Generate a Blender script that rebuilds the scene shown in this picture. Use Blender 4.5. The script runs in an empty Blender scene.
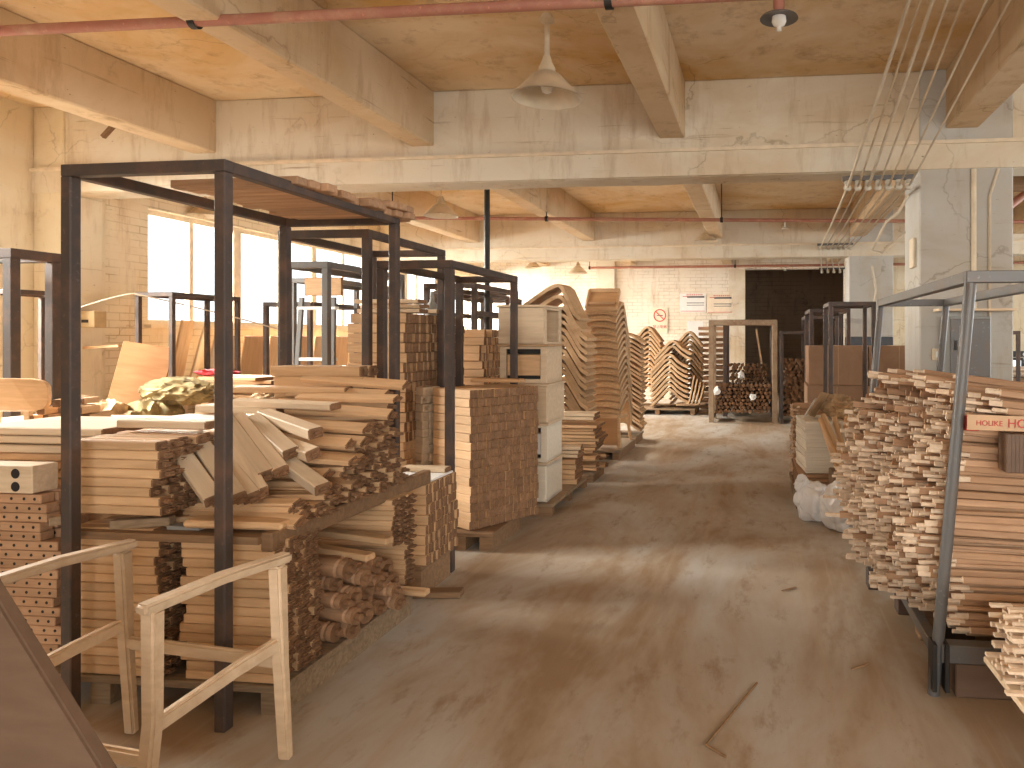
import bpy, bmesh, math, random
from mathutils import Matrix, Vector, Euler

rnd = random.Random(11)
C = bpy.context.scene.collection
SC = bpy.context.scene
PI = math.pi

# ------------------------------------------------------------------ camera
EYE = 1.5
FPX, PPX, PPY, YAW = 700.0, 680.0, 338.0, math.atan(80 / 700)
cd = bpy.data.cameras.new('camera')
cam = bpy.data.objects.new('camera', cd)
C.objects.link(cam)
cam.location = (0, 0, EYE)
cam.rotation_euler = (PI / 2, 0, YAW)
cd.sensor_fit = 'HORIZONTAL'
cd.sensor_width = 36
cd.lens = FPX / 1024 * 36
cd.shift_x = -(PPX - 512) / 1024
cd.shift_y = (PPY - 384) / 1024
cd.clip_start = 0.05
SC.camera = cam

# ------------------------------------------------------------------ world, light, exposure
SC.view_settings.view_transform = 'Standard'
SC.view_settings.look = 'None'
SC.view_settings.gamma = 1
SC.view_settings.use_curve_mapping = False
SC.view_settings.exposure = 0.15
w = bpy.data.worlds.new('sky')
SC.world = w
w.use_nodes = True
bg = w.node_tree.nodes['Background']
bg.inputs[0].default_value = (0.93, 0.97, 1.0, 1)
bg.inputs[1].default_value = 2.0
SC.cycles.max_bounces = 8
SC.cycles.diffuse_bounces = 5
SC.cycles.sample_clamp_indirect = 6


def area(name, loc, rot, sx, sy, power, col=(1, 1, 1), spread=PI):
    l = bpy.data.lights.new(name, 'AREA')
    l.shape = 'RECTANGLE'
    l.size, l.size_y = sx, sy
    l.energy = power
    l.color = col
    l.spread = spread
    o = bpy.data.objects.new(name, l)
    C.objects.link(o)
    o.location = loc
    o.rotation_euler = rot
    return o


# daylight outside the windows, plus an added rear fill (X is across the aisle, Y along it)
WX, RX = -7.2, 9.0           # inner faces of the two long walls
YB, YF = 17.0, -4.0          # back wall, wall behind the camera
DAY = (1.0, 0.95, 0.87)
TILT = math.radians(-90 + 14)
area('daylight_side_window', (WX - 1.4, 4.4, 3.75), (0, TILT, 0), 1.8, 2.4, 3600, DAY)
area('daylight_side_window', (WX - 1.3, 9.95, 3.5), (0, TILT, 0), 2.0, 5.6, 2600, DAY)
area('daylight_side_window', (WX - 1.3, 15.1, 3.5), (0, TILT, 0), 2.0, 4.2, 3000, DAY)
area('rear_fill_light', (2.5, YF - 0.6, 2.3), (math.radians(82), 0, 0), 8.0, 2.4, 540, (1.0, 0.97, 0.93))  # unseen fill behind the camera, added to brighten the near side
area('daylight_far_window', (RX + 0.8, 9.0, 2.5), (0, math.radians(80), 0), 2.4, 10.5, 900, (0.93, 0.97, 1.0))

# ------------------------------------------------------------------ pixel helper (only to turn measured points into places)
_ca, _sa = math.cos(YAW), math.sin(YAW)


def W(u, v, z=None, X=None, Y=None):
    r, k = (u - PPX) / FPX, (PPY - v) / FPX
    d = (r * _ca - _sa, r * _sa + _ca, k)
    s = (z - EYE) / d[2] if z is not None else (X / d[0] if X is not None else Y / d[1])
    return Vector((d[0] * s, d[1] * s, EYE + d[2] * s))


# ------------------------------------------------------------------ materials
def newmat(name):
    m = bpy.data.materials.new(name)
    m.use_nodes = True
    nt = m.node_tree
    b = nt.nodes['Principled BSDF']
    return m, nt, b


def N(nt, typ, **kw):
    n = nt.nodes.new(typ)
    for k, v in kw.items():
        setattr(n, k, v)
    return n


def ramp(nt, fac, stops):
    r = N(nt, 'ShaderNodeValToRGB')
    el = r.color_ramp.elements
    el[0].position, el[0].color = stops[0][0], (*stops[0][1], 1)
    el[1].position, el[1].color = stops[-1][0], (*stops[-1][1], 1)
    for p, c in stops[1:-1]:
        e = el.new(p)
        e.color = (*c, 1)
    nt.links.new(fac, r.inputs[0])
    return r.outputs[0]


def mix(nt, a, b, fac, mode='MIX'):
    m = N(nt, 'ShaderNodeMix', data_type='RGBA', blend_type=mode)
    for i, v in ((0, fac), (6, a), (7, b)):
        if hasattr(v, 'is_linked') or hasattr(v, 'links'):
            nt.links.new(v, m.inputs[i])
        elif i == 0:
            m.inputs[0].default_value = v
        else:
            m.inputs[i].default_value = (*v, 1)
    return m.outputs[2]


def noise(nt, vec, scale, detail=4, rough=0.55, dist=0.0):
    n = N(nt, 'ShaderNodeTexNoise')
    n.inputs['Scale'].default_value = scale
    n.inputs['Detail'].default_value = detail
    n.inputs['Roughness'].default_value = rough
    n.inputs['Distortion'].default_value = dist
    nt.links.new(vec, n.inputs['Vector'])
    return n.outputs[0]


def mapping(nt, vec, scale, loc=(0, 0, 0)):
    m = N(nt, 'ShaderNodeMapping')
    m.inputs['Scale'].default_value = scale
    m.inputs['Location'].default_value = loc
    nt.links.new(vec, m.inputs['Vector'])
    return m.outputs[0]


def bump(nt, b, h, strength, dist=0.01):
    n = N(nt, 'ShaderNodeBump')
    n.inputs['Strength'].default_value = strength
    n.inputs['Distance'].default_value = dist
    nt.links.new(h, n.inputs['Height'])
    nt.links.new(n.outputs[0], b.inputs['Normal'])


def wood(name, dark, light, scale=(2.2, 26, 26), rough=0.6, var=(0.84, 1.12), seed=0):
    """grain runs along local X; every board gets its own tint"""
    m, nt, b = newmat(name)
    tc = N(nt, 'ShaderNodeTexCoord')
    oi = N(nt, 'ShaderNodeObjectInfo')
    vm = N(nt, 'ShaderNodeVectorMath', operation='MULTIPLY_ADD')
    vm.inputs[1].default_value = (1, 1, 1)
    sc = N(nt, 'ShaderNodeVectorMath', operation='SCALE')
    sc.inputs[0].default_value = (37 + seed, 51, 23)
    nt.links.new(oi.outputs['Random'], sc.inputs['Scale'])
    nt.links.new(tc.outputs['Object'], vm.inputs[0])
    nt.links.new(sc.outputs[0], vm.inputs[2])
    v = mapping(nt, vm.outputs[0], scale)
    n1 = noise(nt, v, 1.4, 5, 0.6, 0.8)
    col = ramp(nt, n1, [(0.3, dark), (0.7, light)])
    hs = N(nt, 'ShaderNodeHueSaturation')
    mr = N(nt, 'ShaderNodeMapRange')
    mr.inputs['To Min'].default_value, mr.inputs['To Max'].default_value = var
    nt.links.new(oi.outputs['Random'], mr.inputs['Value'])
    nt.links.new(mr.outputs[0], hs.inputs['Value'])
    nt.links.new(col, hs.inputs['Color'])
    nt.links.new(hs.outputs[0], b.inputs['Base Color'])
    b.inputs['Roughness'].default_value = rough
    b.inputs['Specular IOR Level'].default_value = 0.3
    bump(nt, b, n1, 0.15, 0.002)
    return m


def plain(name, col, rough=0.6, metal=0.0, var=0.12, scale=8.0, spec=0.4):
    m, nt, b = newmat(name)
    tc = N(nt, 'ShaderNodeTexCoord')
    n1 = noise(nt, tc.outputs['Object'], scale, 4)
    d = tuple(c * (1 - var) for c in col)
    l = tuple(min(1, c * (1 + var)) for c in col)
    nt.links.new(ramp(nt, n1, [(0.3, d), (0.7, l)]), b.inputs['Base Color'])
    b.inputs['Roughness'].default_value = rough
    b.inputs['Metallic'].default_value = metal
    b.inputs['Specular IOR Level'].default_value = spec
    return m


def rusty(name, base, rust, rough=0.5, metal=0.5, amount=(0.45, 0.68)):
    m, nt, b = newmat(name)
    g = N(nt, 'ShaderNodeNewGeometry')
    n1 = noise(nt, g.outputs['Position'], 6, 6, 0.65)
    n2 = noise(nt, g.outputs['Position'], 45, 3)
    c = ramp(nt, n1, [(amount[0], base), (amount[1], rust)])
    c = mix(nt, c, tuple(min(1, x * 1.6 + 0.02) for x in base), ramp(nt, n2, [(0.64, (0, 0, 0)), (0.75, (1, 1, 1))]))
    nt.links.new(c, b.inputs['Base Color'])
    b.inputs['Roughness'].default_value = rough
    b.inputs['Metallic'].default_value = metal
    bump(nt, b, n2, 0.12, 0.002)
    return m


def painted(name, clean, stain, dirt, axis=None, brick=None, amount=(0.5, 0.78), rough=0.85):
    """old painted plaster with blotches and runs; brick=(width,height) shows courses through the paint"""
    m, nt, b = newmat(name)
    g = N(nt, 'ShaderNodeNewGeometry')
    pos = g.outputs['Position']
    n1 = noise(nt, mapping(nt, pos, (0.55, 0.55, 0.8)), 1.3, 6, 0.6, 0.6)
    col = ramp(nt, n1, [(amount[0], clean), (amount[1], stain)])
    n2 = noise(nt, mapping(nt, pos, (3.0, 3.0, 0.5), (7, 3, 1)), 1.6, 6, 0.7)
    col = mix(nt, col, dirt, ramp(nt, n2, [(0.54, (0, 0, 0)), (0.76, (0.75, 0.75, 0.75))]))
    n3 = noise(nt, mapping(nt, pos, (1, 1, 2.5), (2, 9, 4)), 14, 5, 0.7)
    col = mix(nt, col, tuple(x * 0.45 for x in dirt), ramp(nt, n3, [(0.66, (0, 0, 0)), (0.74, (0.8, 0.8, 0.8))]))
    # level streaks of old dirt and thin cracks in the plaster
    n5 = noise(nt, mapping(nt, pos, (0.9, 0.9, 16), (3, 5, 2)), 1.4, 5, 0.65, 0.3)
    col = mix(nt, col, tuple(x * 0.8 for x in dirt), ramp(nt, n5, [(0.62, (0, 0, 0)), (0.74, (0.7, 0.7, 0.7))]))
    vo = N(nt, 'ShaderNodeTexVoronoi', feature='DISTANCE_TO_EDGE')
    vo.inputs['Scale'].default_value = 0.8
    wv = N(nt, 'ShaderNodeVectorMath', operation='MULTIPLY_ADD')
    nz = N(nt, 'ShaderNodeTexNoise')
    nz.inputs['Scale'].default_value = 2.5
    nz.inputs['Detail'].default_value = 5
    nt.links.new(pos, nz.inputs['Vector'])
    nt.links.new(nz.outputs['Color'], wv.inputs[0])
    wv.inputs[1].default_value = (0.7, 0.7, 0.7)
    nt.links.new(pos, wv.inputs[2])
    nt.links.new(wv.outputs[0], vo.inputs['Vector'])
    ck = ramp(nt, vo.outputs['Distance'], [(0.0, (0.5, 0.5, 0.5)), (0.010, (0, 0, 0))])
    col = mix(nt, col, tuple(x * 0.5 for x in dirt), mix(nt, (0, 0, 0), ck, ramp(nt, n1, [(0.45, (0, 0, 0)), (0.6, (1, 1, 1))])))
    h = n3
    if brick:
        sp = N(nt, 'ShaderNodeSeparateXYZ')
        cb = N(nt, 'ShaderNodeCombineXYZ')
        nt.links.new(pos, sp.inputs[0])
        nt.links.new(sp.outputs['Y' if axis == 'Y' else 'X'], cb.inputs[0])
        nt.links.new(sp.outputs['Z'], cb.inputs[1])
        br = N(nt, 'ShaderNodeTexBrick')
        br.inputs['Scale'].default_value = 1.0
        br.inputs['Brick Width'].default_value = brick[0]
        br.inputs['Row Height'].default_value = brick[1]
        br.inputs['Mortar Size'].default_value = 0.008
        br.inputs['Mortar Smooth'].default_value = 0.6
        br.inputs['Color1'].default_value = (1, 1, 1, 1)
        br.inputs['Color2'].default_value = (0.93, 0.93, 0.93, 1)
        br.inputs['Mortar'].default_value = (0.62, 0.55, 0.46, 1)
        nt.links.new(cb.outputs[0], br.inputs['Vector'])
        n4 = noise(nt, pos, 2.2, 4)
        col = mix(nt, col, mix(nt, col, br.outputs['Color'], 1.0, 'MULTIPLY'), ramp(nt, n4, [(0.40, (0.05, 0.05, 0.05)), (0.62, (0.9, 0.9, 0.9))]))
        bump(nt, b, br.outputs['Fac'], -0.5, 0.01)
    else:
        bump(nt, b, n3, 0.12, 0.01)
    nt.links.new(col, b.inputs['Base Color'])
    b.inputs['Roughness'].default_value = rough
    b.inputs['Specular IOR Level'].default_value = 0.2
    return m


M = {}
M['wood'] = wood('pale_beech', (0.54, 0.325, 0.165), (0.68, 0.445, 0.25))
M['end'] = wood('end_grain_shaded', (0.17, 0.085, 0.042), (0.29, 0.16, 0.082), (30, 30, 30), 0.8)  # end grain, darkened further for the shade on ends facing the aisle
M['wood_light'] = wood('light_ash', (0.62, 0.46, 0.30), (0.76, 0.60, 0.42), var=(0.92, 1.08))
M['wood_pink'] = wood('pinkish_beech', (0.36, 0.20, 0.105), (0.52, 0.315, 0.185))
M['end_pale'] = wood('pale_lit_end_grain', (0.64, 0.46, 0.31), (0.82, 0.65, 0.48), (20, 20, 20), 0.8)  # pale ends, with the window light they face put into the colour
M['wood_dark'] = wood('brown_plank', (0.20, 0.115, 0.06), (0.32, 0.19, 0.10), rough=0.7)
M['ply'] = wood('plywood', (0.50, 0.28, 0.13), (0.62, 0.37, 0.19), (1.5, 9, 9))
M['ply_orange'] = wood('orange_ply', (0.34, 0.155, 0.06), (0.42, 0.21, 0.09), (1.5, 9, 9))
M['shell'] = wood('bent_ply', (0.46, 0.28, 0.14), (0.62, 0.40, 0.22))
M['pale_panel'] = wood('pale_panel', (0.74, 0.65, 0.52), (0.84, 0.76, 0.63), var=(0.96, 1.04))
M['walnut'] = wood('dark_turned_wood', (0.07, 0.04, 0.026), (0.17, 0.10, 0.06))
M['panel'] = wood('dark_shaded_board', (0.13, 0.078, 0.05), (0.17, 0.105, 0.068), (1.2, 8, 8), 0.5)  # dark wood with the shade on the front panel mixed into its colour
M['shell_edge'] = wood('ply_edge', (0.52, 0.34, 0.19), (0.66, 0.46, 0.28), (20, 20, 20), 0.8)
M['pallet'] = wood('weathered_pallet', (0.22, 0.15, 0.09), (0.38, 0.27, 0.17), rough=0.85)
M['chair'] = wood('chair_beech', (0.62, 0.44, 0.28), (0.76, 0.58, 0.40), (3, 14, 14), 0.5)
M['steel'] = rusty('rack_steel', (0.058, 0.040, 0.032), (0.12, 0.064, 0.040), 0.6, 0.0)
M['steel_grey'] = rusty('grey_steel', (0.125, 0.12, 0.115), (0.16, 0.11, 0.075), 0.45, 0.1, (0.5, 0.75))
M['steel_tan'] = rusty('tan_steel', (0.34, 0.24, 0.15), (0.24, 0.14, 0.08), 0.6, 0.1)
M['pipe_red'] = rusty('red_pipe', (0.38, 0.15, 0.10), (0.46, 0.25, 0.16), 0.6, 0.0)
M['black'] = plain('black_metal', (0.03, 0.026, 0.023), 0.5, 0.3)
M['dark'] = plain('hole_shade', (0.025, 0.02, 0.017), 0.9)
M['cream'] = plain('cream_paint', (0.70, 0.58, 0.42), 0.6)
M['white'] = plain('white_paint', (0.80, 0.79, 0.76), 0.5, var=0.04)
M['lamp'] = plain('enamel_tan', (0.50, 0.39, 0.26), 0.35, 0.0, 0.2, 5)
M['lamp_in'] = plain('enamel_inside', (0.62, 0.52, 0.38), 0.5)
M['porcelain'] = plain('porcelain', (0.62, 0.57, 0.48), 0.4)
M['wire'] = plain('pale_wire', (0.55, 0.46, 0.34), 0.5)
M['paper'] = plain('white_paper', (0.85, 0.84, 0.82), 0.7, var=0.03)
M['card'] = wood('cardboard', (0.33, 0.19, 0.11), (0.40, 0.24, 0.145), (3, 3, 3), 0.85, (0.92, 1.06))
M['kraft'] = plain('kraft_paper', (0.36, 0.24, 0.13), 0.8, 0, 0.35, 14)
M['sack'] = plain('olive_sack', (0.30, 0.23, 0.11), 0.85, 0, 0.4, 10)
M['sack_tan'] = plain('tan_sack', (0.52, 0.36, 0.21), 0.85, 0, 0.3, 9)
M['red'] = plain('red_cloth', (0.55, 0.05, 0.06), 0.8)
M['sign_red'] = plain('sign_red', (0.55, 0.06, 0.05), 0.6, var=0.05)
M['sign_dark'] = plain('sign_dark', (0.10, 0.09, 0.09), 0.6, var=0.05)
M['tape'] = plain('parcel_tape', (0.55, 0.34, 0.18), 0.4)
M['board_cream'] = plain('notice_board', (0.80, 0.68, 0.52), 0.6, var=0.06)
M['box_grey'] = plain('grey_enclosure', (0.30, 0.30, 0.28), 0.5)
M['box_tan'] = plain('tan_enclosure', (0.48, 0.34, 0.18), 0.6)
M['bulb'] = plain('white_glass', (0.85, 0.83, 0.78), 0.2, var=0.02)
M['plaster_left'] = painted('plaster_warm_lit', (0.72, 0.63, 0.47), (0.64, 0.50, 0.31), (0.46, 0.33, 0.19), amount=(0.42, 0.75))  # cream tone with warm window light put into the paint
M['plaster'] = painted('plaster_white', (0.70, 0.63, 0.51), (0.58, 0.43, 0.26), (0.42, 0.29, 0.17), amount=(0.44, 0.74))
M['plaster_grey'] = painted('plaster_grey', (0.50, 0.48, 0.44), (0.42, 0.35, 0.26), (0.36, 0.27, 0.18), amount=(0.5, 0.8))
M['beam'] = painted('beam_plaster', (0.68, 0.54, 0.37), (0.52, 0.35, 0.19), (0.38, 0.24, 0.13), amount=(0.36, 0.70))
M['ceiling'] = painted('ceiling_stained', (0.74, 0.60, 0.42), (0.57, 0.34, 0.125), (0.38, 0.23, 0.12), amount=(0.40, 0.66))
M['brick_side'] = painted('brick_painted_warm', (0.74, 0.64, 0.47), (0.66, 0.50, 0.31), (0.45, 0.31, 0.18), 'Y', (0.26, 0.085), (0.45, 0.75))
M['brick_back'] = painted('brick_painted_white', (0.78, 0.71, 0.60), (0.66, 0.52, 0.36), (0.45, 0.32, 0.2), 'X', (0.26, 0.085), (0.5, 0.8))
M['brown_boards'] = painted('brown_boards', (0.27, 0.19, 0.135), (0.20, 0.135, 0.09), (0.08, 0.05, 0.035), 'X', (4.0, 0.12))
M['navy'] = plain('navy_dado', (0.07, 0.075, 0.085), 0.6)


def floor_mat():
    m, nt, b = newmat('dusty_concrete')
    g = N(nt, 'ShaderNodeNewGeometry')
    pos = g.outputs['Position']
    n1 = noise(nt, mapping(nt, pos, (1.3, 0.5, 1)), 0.9, 6, 0.62, 0.5)
    col = ramp(nt, n1, [(0.40, (0.35, 0.245, 0.155)), (0.50, (0.45, 0.375, 0.295)), (0.60, (0.52, 0.49, 0.445))])
    n2 = noise(nt, mapping(nt, pos, (2.2, 0.8, 1), (5, 1, 0)), 3.0, 7, 0.7)
    col = mix(nt, col, (0.33, 0.225, 0.14), ramp(nt, n2, [(0.54, (0, 0, 0)), (0.68, (0.8, 0.75, 0.75))]))
    n3 = noise(nt, pos, 28, 6, 0.75)
    col = mix(nt, col, (0.15, 0.11, 0.08), ramp(nt, n3, [(0.62, (0, 0, 0)), (0.75, (0.7, 0.7, 0.7))]))
    # long scuffs where pallets have been dragged along the aisle
    n4 = noise(nt, mapping(nt, pos, (16, 0.35, 1), (1, 4, 0)), 1.0, 4, 0.6, 0.4)
    col = mix(nt, col, (0.46, 0.36, 0.25), ramp(nt, n4, [(0.55, (0, 0, 0)), (0.68, (0.5, 0.5, 0.5))]))
    nt.links.new(col, b.inputs['Base Color'])
    r = ramp(nt, n2, [(0.35, (0.5, 0.5, 0.5)), (0.7, (0.8, 0.8, 0.8))])
    nt.links.new(r, b.inputs['Roughness'])
    b.inputs['Specular IOR Level'].default_value = 0.3
    bump(nt, b, n3, 0.1, 0.004)
    return m


M['floor'] = floor_mat()


def glass_mat():
    m, nt, b = newmat('window_glass')
    out = nt.nodes['Material Output']
    t = N(nt, 'ShaderNodeBsdfTransparent')
    t.inputs[0].default_value = (0.97, 0.98, 0.98, 1)
    gl = N(nt, 'ShaderNodeBsdfGlossy')
    gl.inputs['Roughness'].default_value = 0.03
    mx = N(nt, 'ShaderNodeMixShader')
    mx.inputs[0].default_value = 0.04
    nt.links.new(t.outputs[0], mx.inputs[1])
    nt.links.new(gl.outputs[0], mx.inputs[2])
    nt.links.new(mx.outputs[0], out.inputs[0])
    return m


M['glass'] = glass_mat()


def plastic_mat():
    m, nt, b = newmat('white_plastic_film')
    b.inputs['Base Color'].default_value = (0.93, 0.93, 0.93, 1)
    b.inputs['Roughness'].default_value = 0.25
    b.inputs['Transmission Weight'].default_value = 0.05
    tc = N(nt, 'ShaderNodeTexCoord')
    n1 = noise(nt, tc.outputs['Object'], 7, 3, 0.5, 1.0)
    bump(nt, b, n1, 0.5, 0.02)
    return m


M['plastic'] = plastic_mat()


# ------------------------------------------------------------------ mesh helpers
class MB:
    def __init__(s):
        s.bm = bmesh.new()

    def _new(s, fs, mi):
        for f in fs:
            f.material_index = mi

    def box(s, c, d, mi=0, rot=None):
        M4 = Matrix.Translation(Vector(c)) @ (rot.to_4x4() if rot else Matrix.Identity(4)) @ Matrix.Diagonal((d[0], d[1], d[2], 1))
        r = bmesh.ops.create_cube(s.bm, size=1, matrix=M4)
        fs = {f for v in r['verts'] for f in v.link_faces}
        s._new(fs, mi)
        return r['verts']

    def bar(s, p0, p1, wd, ht, mi=0, up=(0, 0, 1)):
        p0, p1 = Vector(p0), Vector(p1)
        x = (p1 - p0)
        L = x.length
        x.normalize()
        up = Vector(up)
        if abs(x.dot(up)) > 0.98:
            up = Vector((0, 1, 0))
        y = up.cross(x).normalized()
        z = x.cross(y)
        R = Matrix((x, y, z)).transposed()
        return s.box((p0 + p1) / 2, (L, wd, ht), mi, R)

    def tube(s, p0, p1, r, n=12, mi=0, r2=None):
        p0, p1 = Vector(p0), Vector(p1)
        x = p1 - p0
        q = x.to_track_quat('Z', 'Y').to_matrix().to_4x4()
        r_ = bmesh.ops.create_cone(s.bm, cap_ends=True, segments=n, radius1=r, radius2=r if r2 is None else r2,
                                   depth=x.length, matrix=Matrix.Translation((p0 + p1) / 2) @ q)
        s._new({f for v in r_['verts'] for f in v.link_faces}, mi)

    def path(s, pts, r, n=8, mi=0):
        pts = [Vector(p) for p in pts]
        rings = []
        for i, p in enumerate(pts):
            t = (pts[min(i + 1, len(pts) - 1)] - pts[max(i - 1, 0)])
            q = t.to_track_quat('Z', 'Y').to_matrix()
            rr = r[i] if isinstance(r, (list, tuple)) else r
            rings.append([s.bm.verts.new(p + q @ Vector((math.cos(2 * PI * k / n) * rr, math.sin(2 * PI * k / n) * rr, 0))) for k in range(n)])
        fs = []
        for a, b in zip(rings, rings[1:]):
            for k in range(n):
                fs.append(s.bm.faces.new((a[k], a[(k + 1) % n], b[(k + 1) % n], b[k])))
        fs.append(s.bm.faces.new(rings[0][::-1]))
        fs.append(s.bm.faces.new(rings[-1]))
        s._new(fs, mi)

    def lathe(s, prof, n=24, mi=0, c=(0, 0, 0), rot=None):
        c = Vector(c)
        rot = rot or Matrix.Identity(3)
        rings = []
        for r, z in prof:
            rings.append([s.bm.verts.new(c + rot @ Vector((math.cos(2 * PI * k / n) * r, math.sin(2 * PI * k / n) * r, z))) for k in range(n)])
        fs = []
        for a, b in zip(rings, rings[1:]):
            for k in range(n):
                fs.append(s.bm.faces.new((a[k], a[(k + 1) % n], b[(k + 1) % n], b[k])))
        s._new(fs, mi)
        return rings

    def cap(s, ring, mi=0, flip=False):
        f = s.bm.faces.new(ring[::-1] if flip else ring)
        f.material_index = mi

    def prism(s, prof, y0, y1, mi=0, T=None):
        """closed outline in local XZ swept from y0 to y1"""
        T = T or Matrix.Identity(4)
        a = [s.bm.verts.new(T @ Vector((x, y0, z))) for x, z in prof]
        b = [s.bm.verts.new(T @ Vector((x, y1, z))) for x, z in prof]
        n = len(prof)
        fs = [s.bm.faces.new(a), s.bm.faces.new(b[::-1])]
        for k in range(n):
            fs.append(s.bm.faces.new((a[k], b[k], b[(k + 1) % n], a[(k + 1) % n])))
        s._new(fs, mi)
        return fs

    def bevel(s, wd, seg=1):
        s.bm.normal_update()
        es = [e for e in s.bm.edges if len(e.link_faces) == 2 and e.calc_face_angle(0) > 0.6]
        bmesh.ops.bevel(s.bm, geom=es, offset=wd, segments=seg, affect='EDGES', clamp_overlap=True)
        s.bm.normal_update()

    def mesh(s, name, mats, smooth=False):
        bmesh.ops.recalc_face_normals(s.bm, faces=s.bm.faces[:])
        me = bpy.data.meshes.new(name)
        s.bm.to_mesh(me)
        s.bm.free()
        for m in (mats if isinstance(mats, (list, tuple)) else [mats]):
            me.materials.append(M[m] if isinstance(m, str) else m)
        if smooth:
            me.shade_smooth()
            me.set_sharp_from_angle(angle=math.radians(38))
        return me

    def obj(s, name, mats, parent=None, smooth=False, loc=None):
        o = bpy.data.objects.new(name, s.mesh(name, mats, smooth))
        C.objects.link(o)
        if parent:
            o.parent = parent
        if loc is not None:
            o.location = loc
        return o


def tag(o, label=None, cat=None, group=None, kind=None):
    if label:
        o['label'] = label
    if cat:
        o['category'] = cat
    if group:
        o['group'] = group
    if kind:
        o['kind'] = kind
    return o


def thing(name, label, cat, loc=(0, 0, 0), rz=0, group=None):
    o = bpy.data.objects.new(name, None)
    o.empty_display_size = 0.1
    C.objects.link(o)
    o.location = loc
    o.rotation_euler = (0, 0, rz)
    return tag(o, label, cat, group)


def inst(name, me, loc, rot=(0, 0, 0), label=None, cat=None, group=None, parent=None, scale=None):
    o = bpy.data.objects.new(name, me)
    C.objects.link(o)
    o.location = loc
    if isinstance(rot, Matrix):
        o.rotation_euler = rot.to_euler()
    else:
        o.rotation_euler = rot
    if scale:
        o.scale = scale
    if parent:
        o.parent = parent
    return tag(o, label, cat, group)


def struct(name, mb, mats, smooth=False):
    return tag(mb.obj(name, mats, smooth=smooth), kind='structure')


def sbox(name, x0, x1, y0, y1, z0, z1, mats, bev=0.0):
    b = MB()
    b.box(((x0 + x1) / 2, (y0 + y1) / 2, (z0 + z1) / 2), (x1 - x0, y1 - y0, z1 - z0))
    if bev:
        b.bevel(bev)
    return struct(name, b, mats)


def sagged(pts, sag, n=10):
    out = []
    for a, b in zip(pts, pts[1:]):
        a, b = Vector(a), Vector(b)
        for i in range(n):
            t = i / n
            out.append(a.lerp(b, t) - Vector((0, 0, 4 * sag * t * (1 - t))))
    out.append(Vector(pts[-1]))
    return out


# ================================================================== THE SETTING
CEIL = 3.8
sbox('floor', WX - 0.3, RX + 0.3, YF - 0.3, 22.0, -0.15, 0, 'floor')
sbox('ceiling', WX - 0.3, RX + 0.3, YF - 0.3, 22.0, CEIL, CEIL + 0.15, 'ceiling')


def wall_with_openings(name, axis, a0, a1, off, thick, openings, mat):
    """wall in the plane axis=off; openings are (u0,u1,z0,z1)"""
    b = MB()
    us = sorted({a0, a1, *[o[0] for o in openings], *[o[1] for o in openings]})
    for u0, u1 in zip(us, us[1:]):
        zs = [(0, CEIL)]
        for o in openings:
            if o[0] <= u0 + 1e-6 and o[1] >= u1 - 1e-6:
                nz = []
                for z0, z1 in zs:
                    if o[2] > z0:
                        nz.append((z0, o[2]))
                    if o[3] < z1:
                        nz.append((o[3], z1))
                zs = nz
        for z0, z1 in zs:
            if axis == 'X':
                b.box((off + thick / 2, (u0 + u1) / 2, (z0 + z1) / 2), (abs(thick), u1 - u0, z1 - z0))
            else:
                b.box(((u0 + u1) / 2, off + thick / 2, (z0 + z1) / 2), (u1 - u0, abs(thick), z1 - z0))
    return struct(name, b, mat)


SILL, HEAD = 1.66, 3.04
Y1, Y2 = 6.2, 12.6        # front faces of the two cross beams
side_open = [(3.2, 5.6, 0.95, HEAD), (7.52, 12.35, SILL, HEAD), (13.3, 16.85, SILL, HEAD)]
wall_with_openings('wall_left', 'X', YF, Y1 + 0.42, WX, -0.24, side_open[:1], 'plaster_left')
wall_with_openings('wall_left_brick', 'X', Y1 + 0.42, YB, WX, -0.24, side_open[1:], 'brick_side')
rear_fill_open = [(-1.5, 6.5, 0.9, 3.1)]
wall_with_openings('wall_front', 'Y', WX, RX, YF, -0.24, rear_fill_open, 'plaster')
far_open = [(4.0, 14.0, 1.0, 3.0)]
wall_with_openings('wall_right', 'X', YF, YB, RX, 0.24, far_open, 'plaster_left')
back_open = [(-0.36, 2.0, 0.0, 3.16), (4.9, 7.2, 0.72, 1.04)]
wall_with_openings('wall_back', 'Y', WX, RX, YB, 0.24, back_open, 'brick_back')
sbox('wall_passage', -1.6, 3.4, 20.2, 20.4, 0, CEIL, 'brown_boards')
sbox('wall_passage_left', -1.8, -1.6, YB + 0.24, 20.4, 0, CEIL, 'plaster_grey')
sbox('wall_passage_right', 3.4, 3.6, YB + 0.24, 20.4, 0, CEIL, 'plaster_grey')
# smooth white plaster border beside the opening and behind the notices
sbox('trim_1', -0.75, -0.36, YB - 0.03, YB, 0, 3.16, 'plaster')
sbox('trim_2', -4.0, -3.55, YB - 0.12, YB, 0, CEIL, 'plaster')


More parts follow.
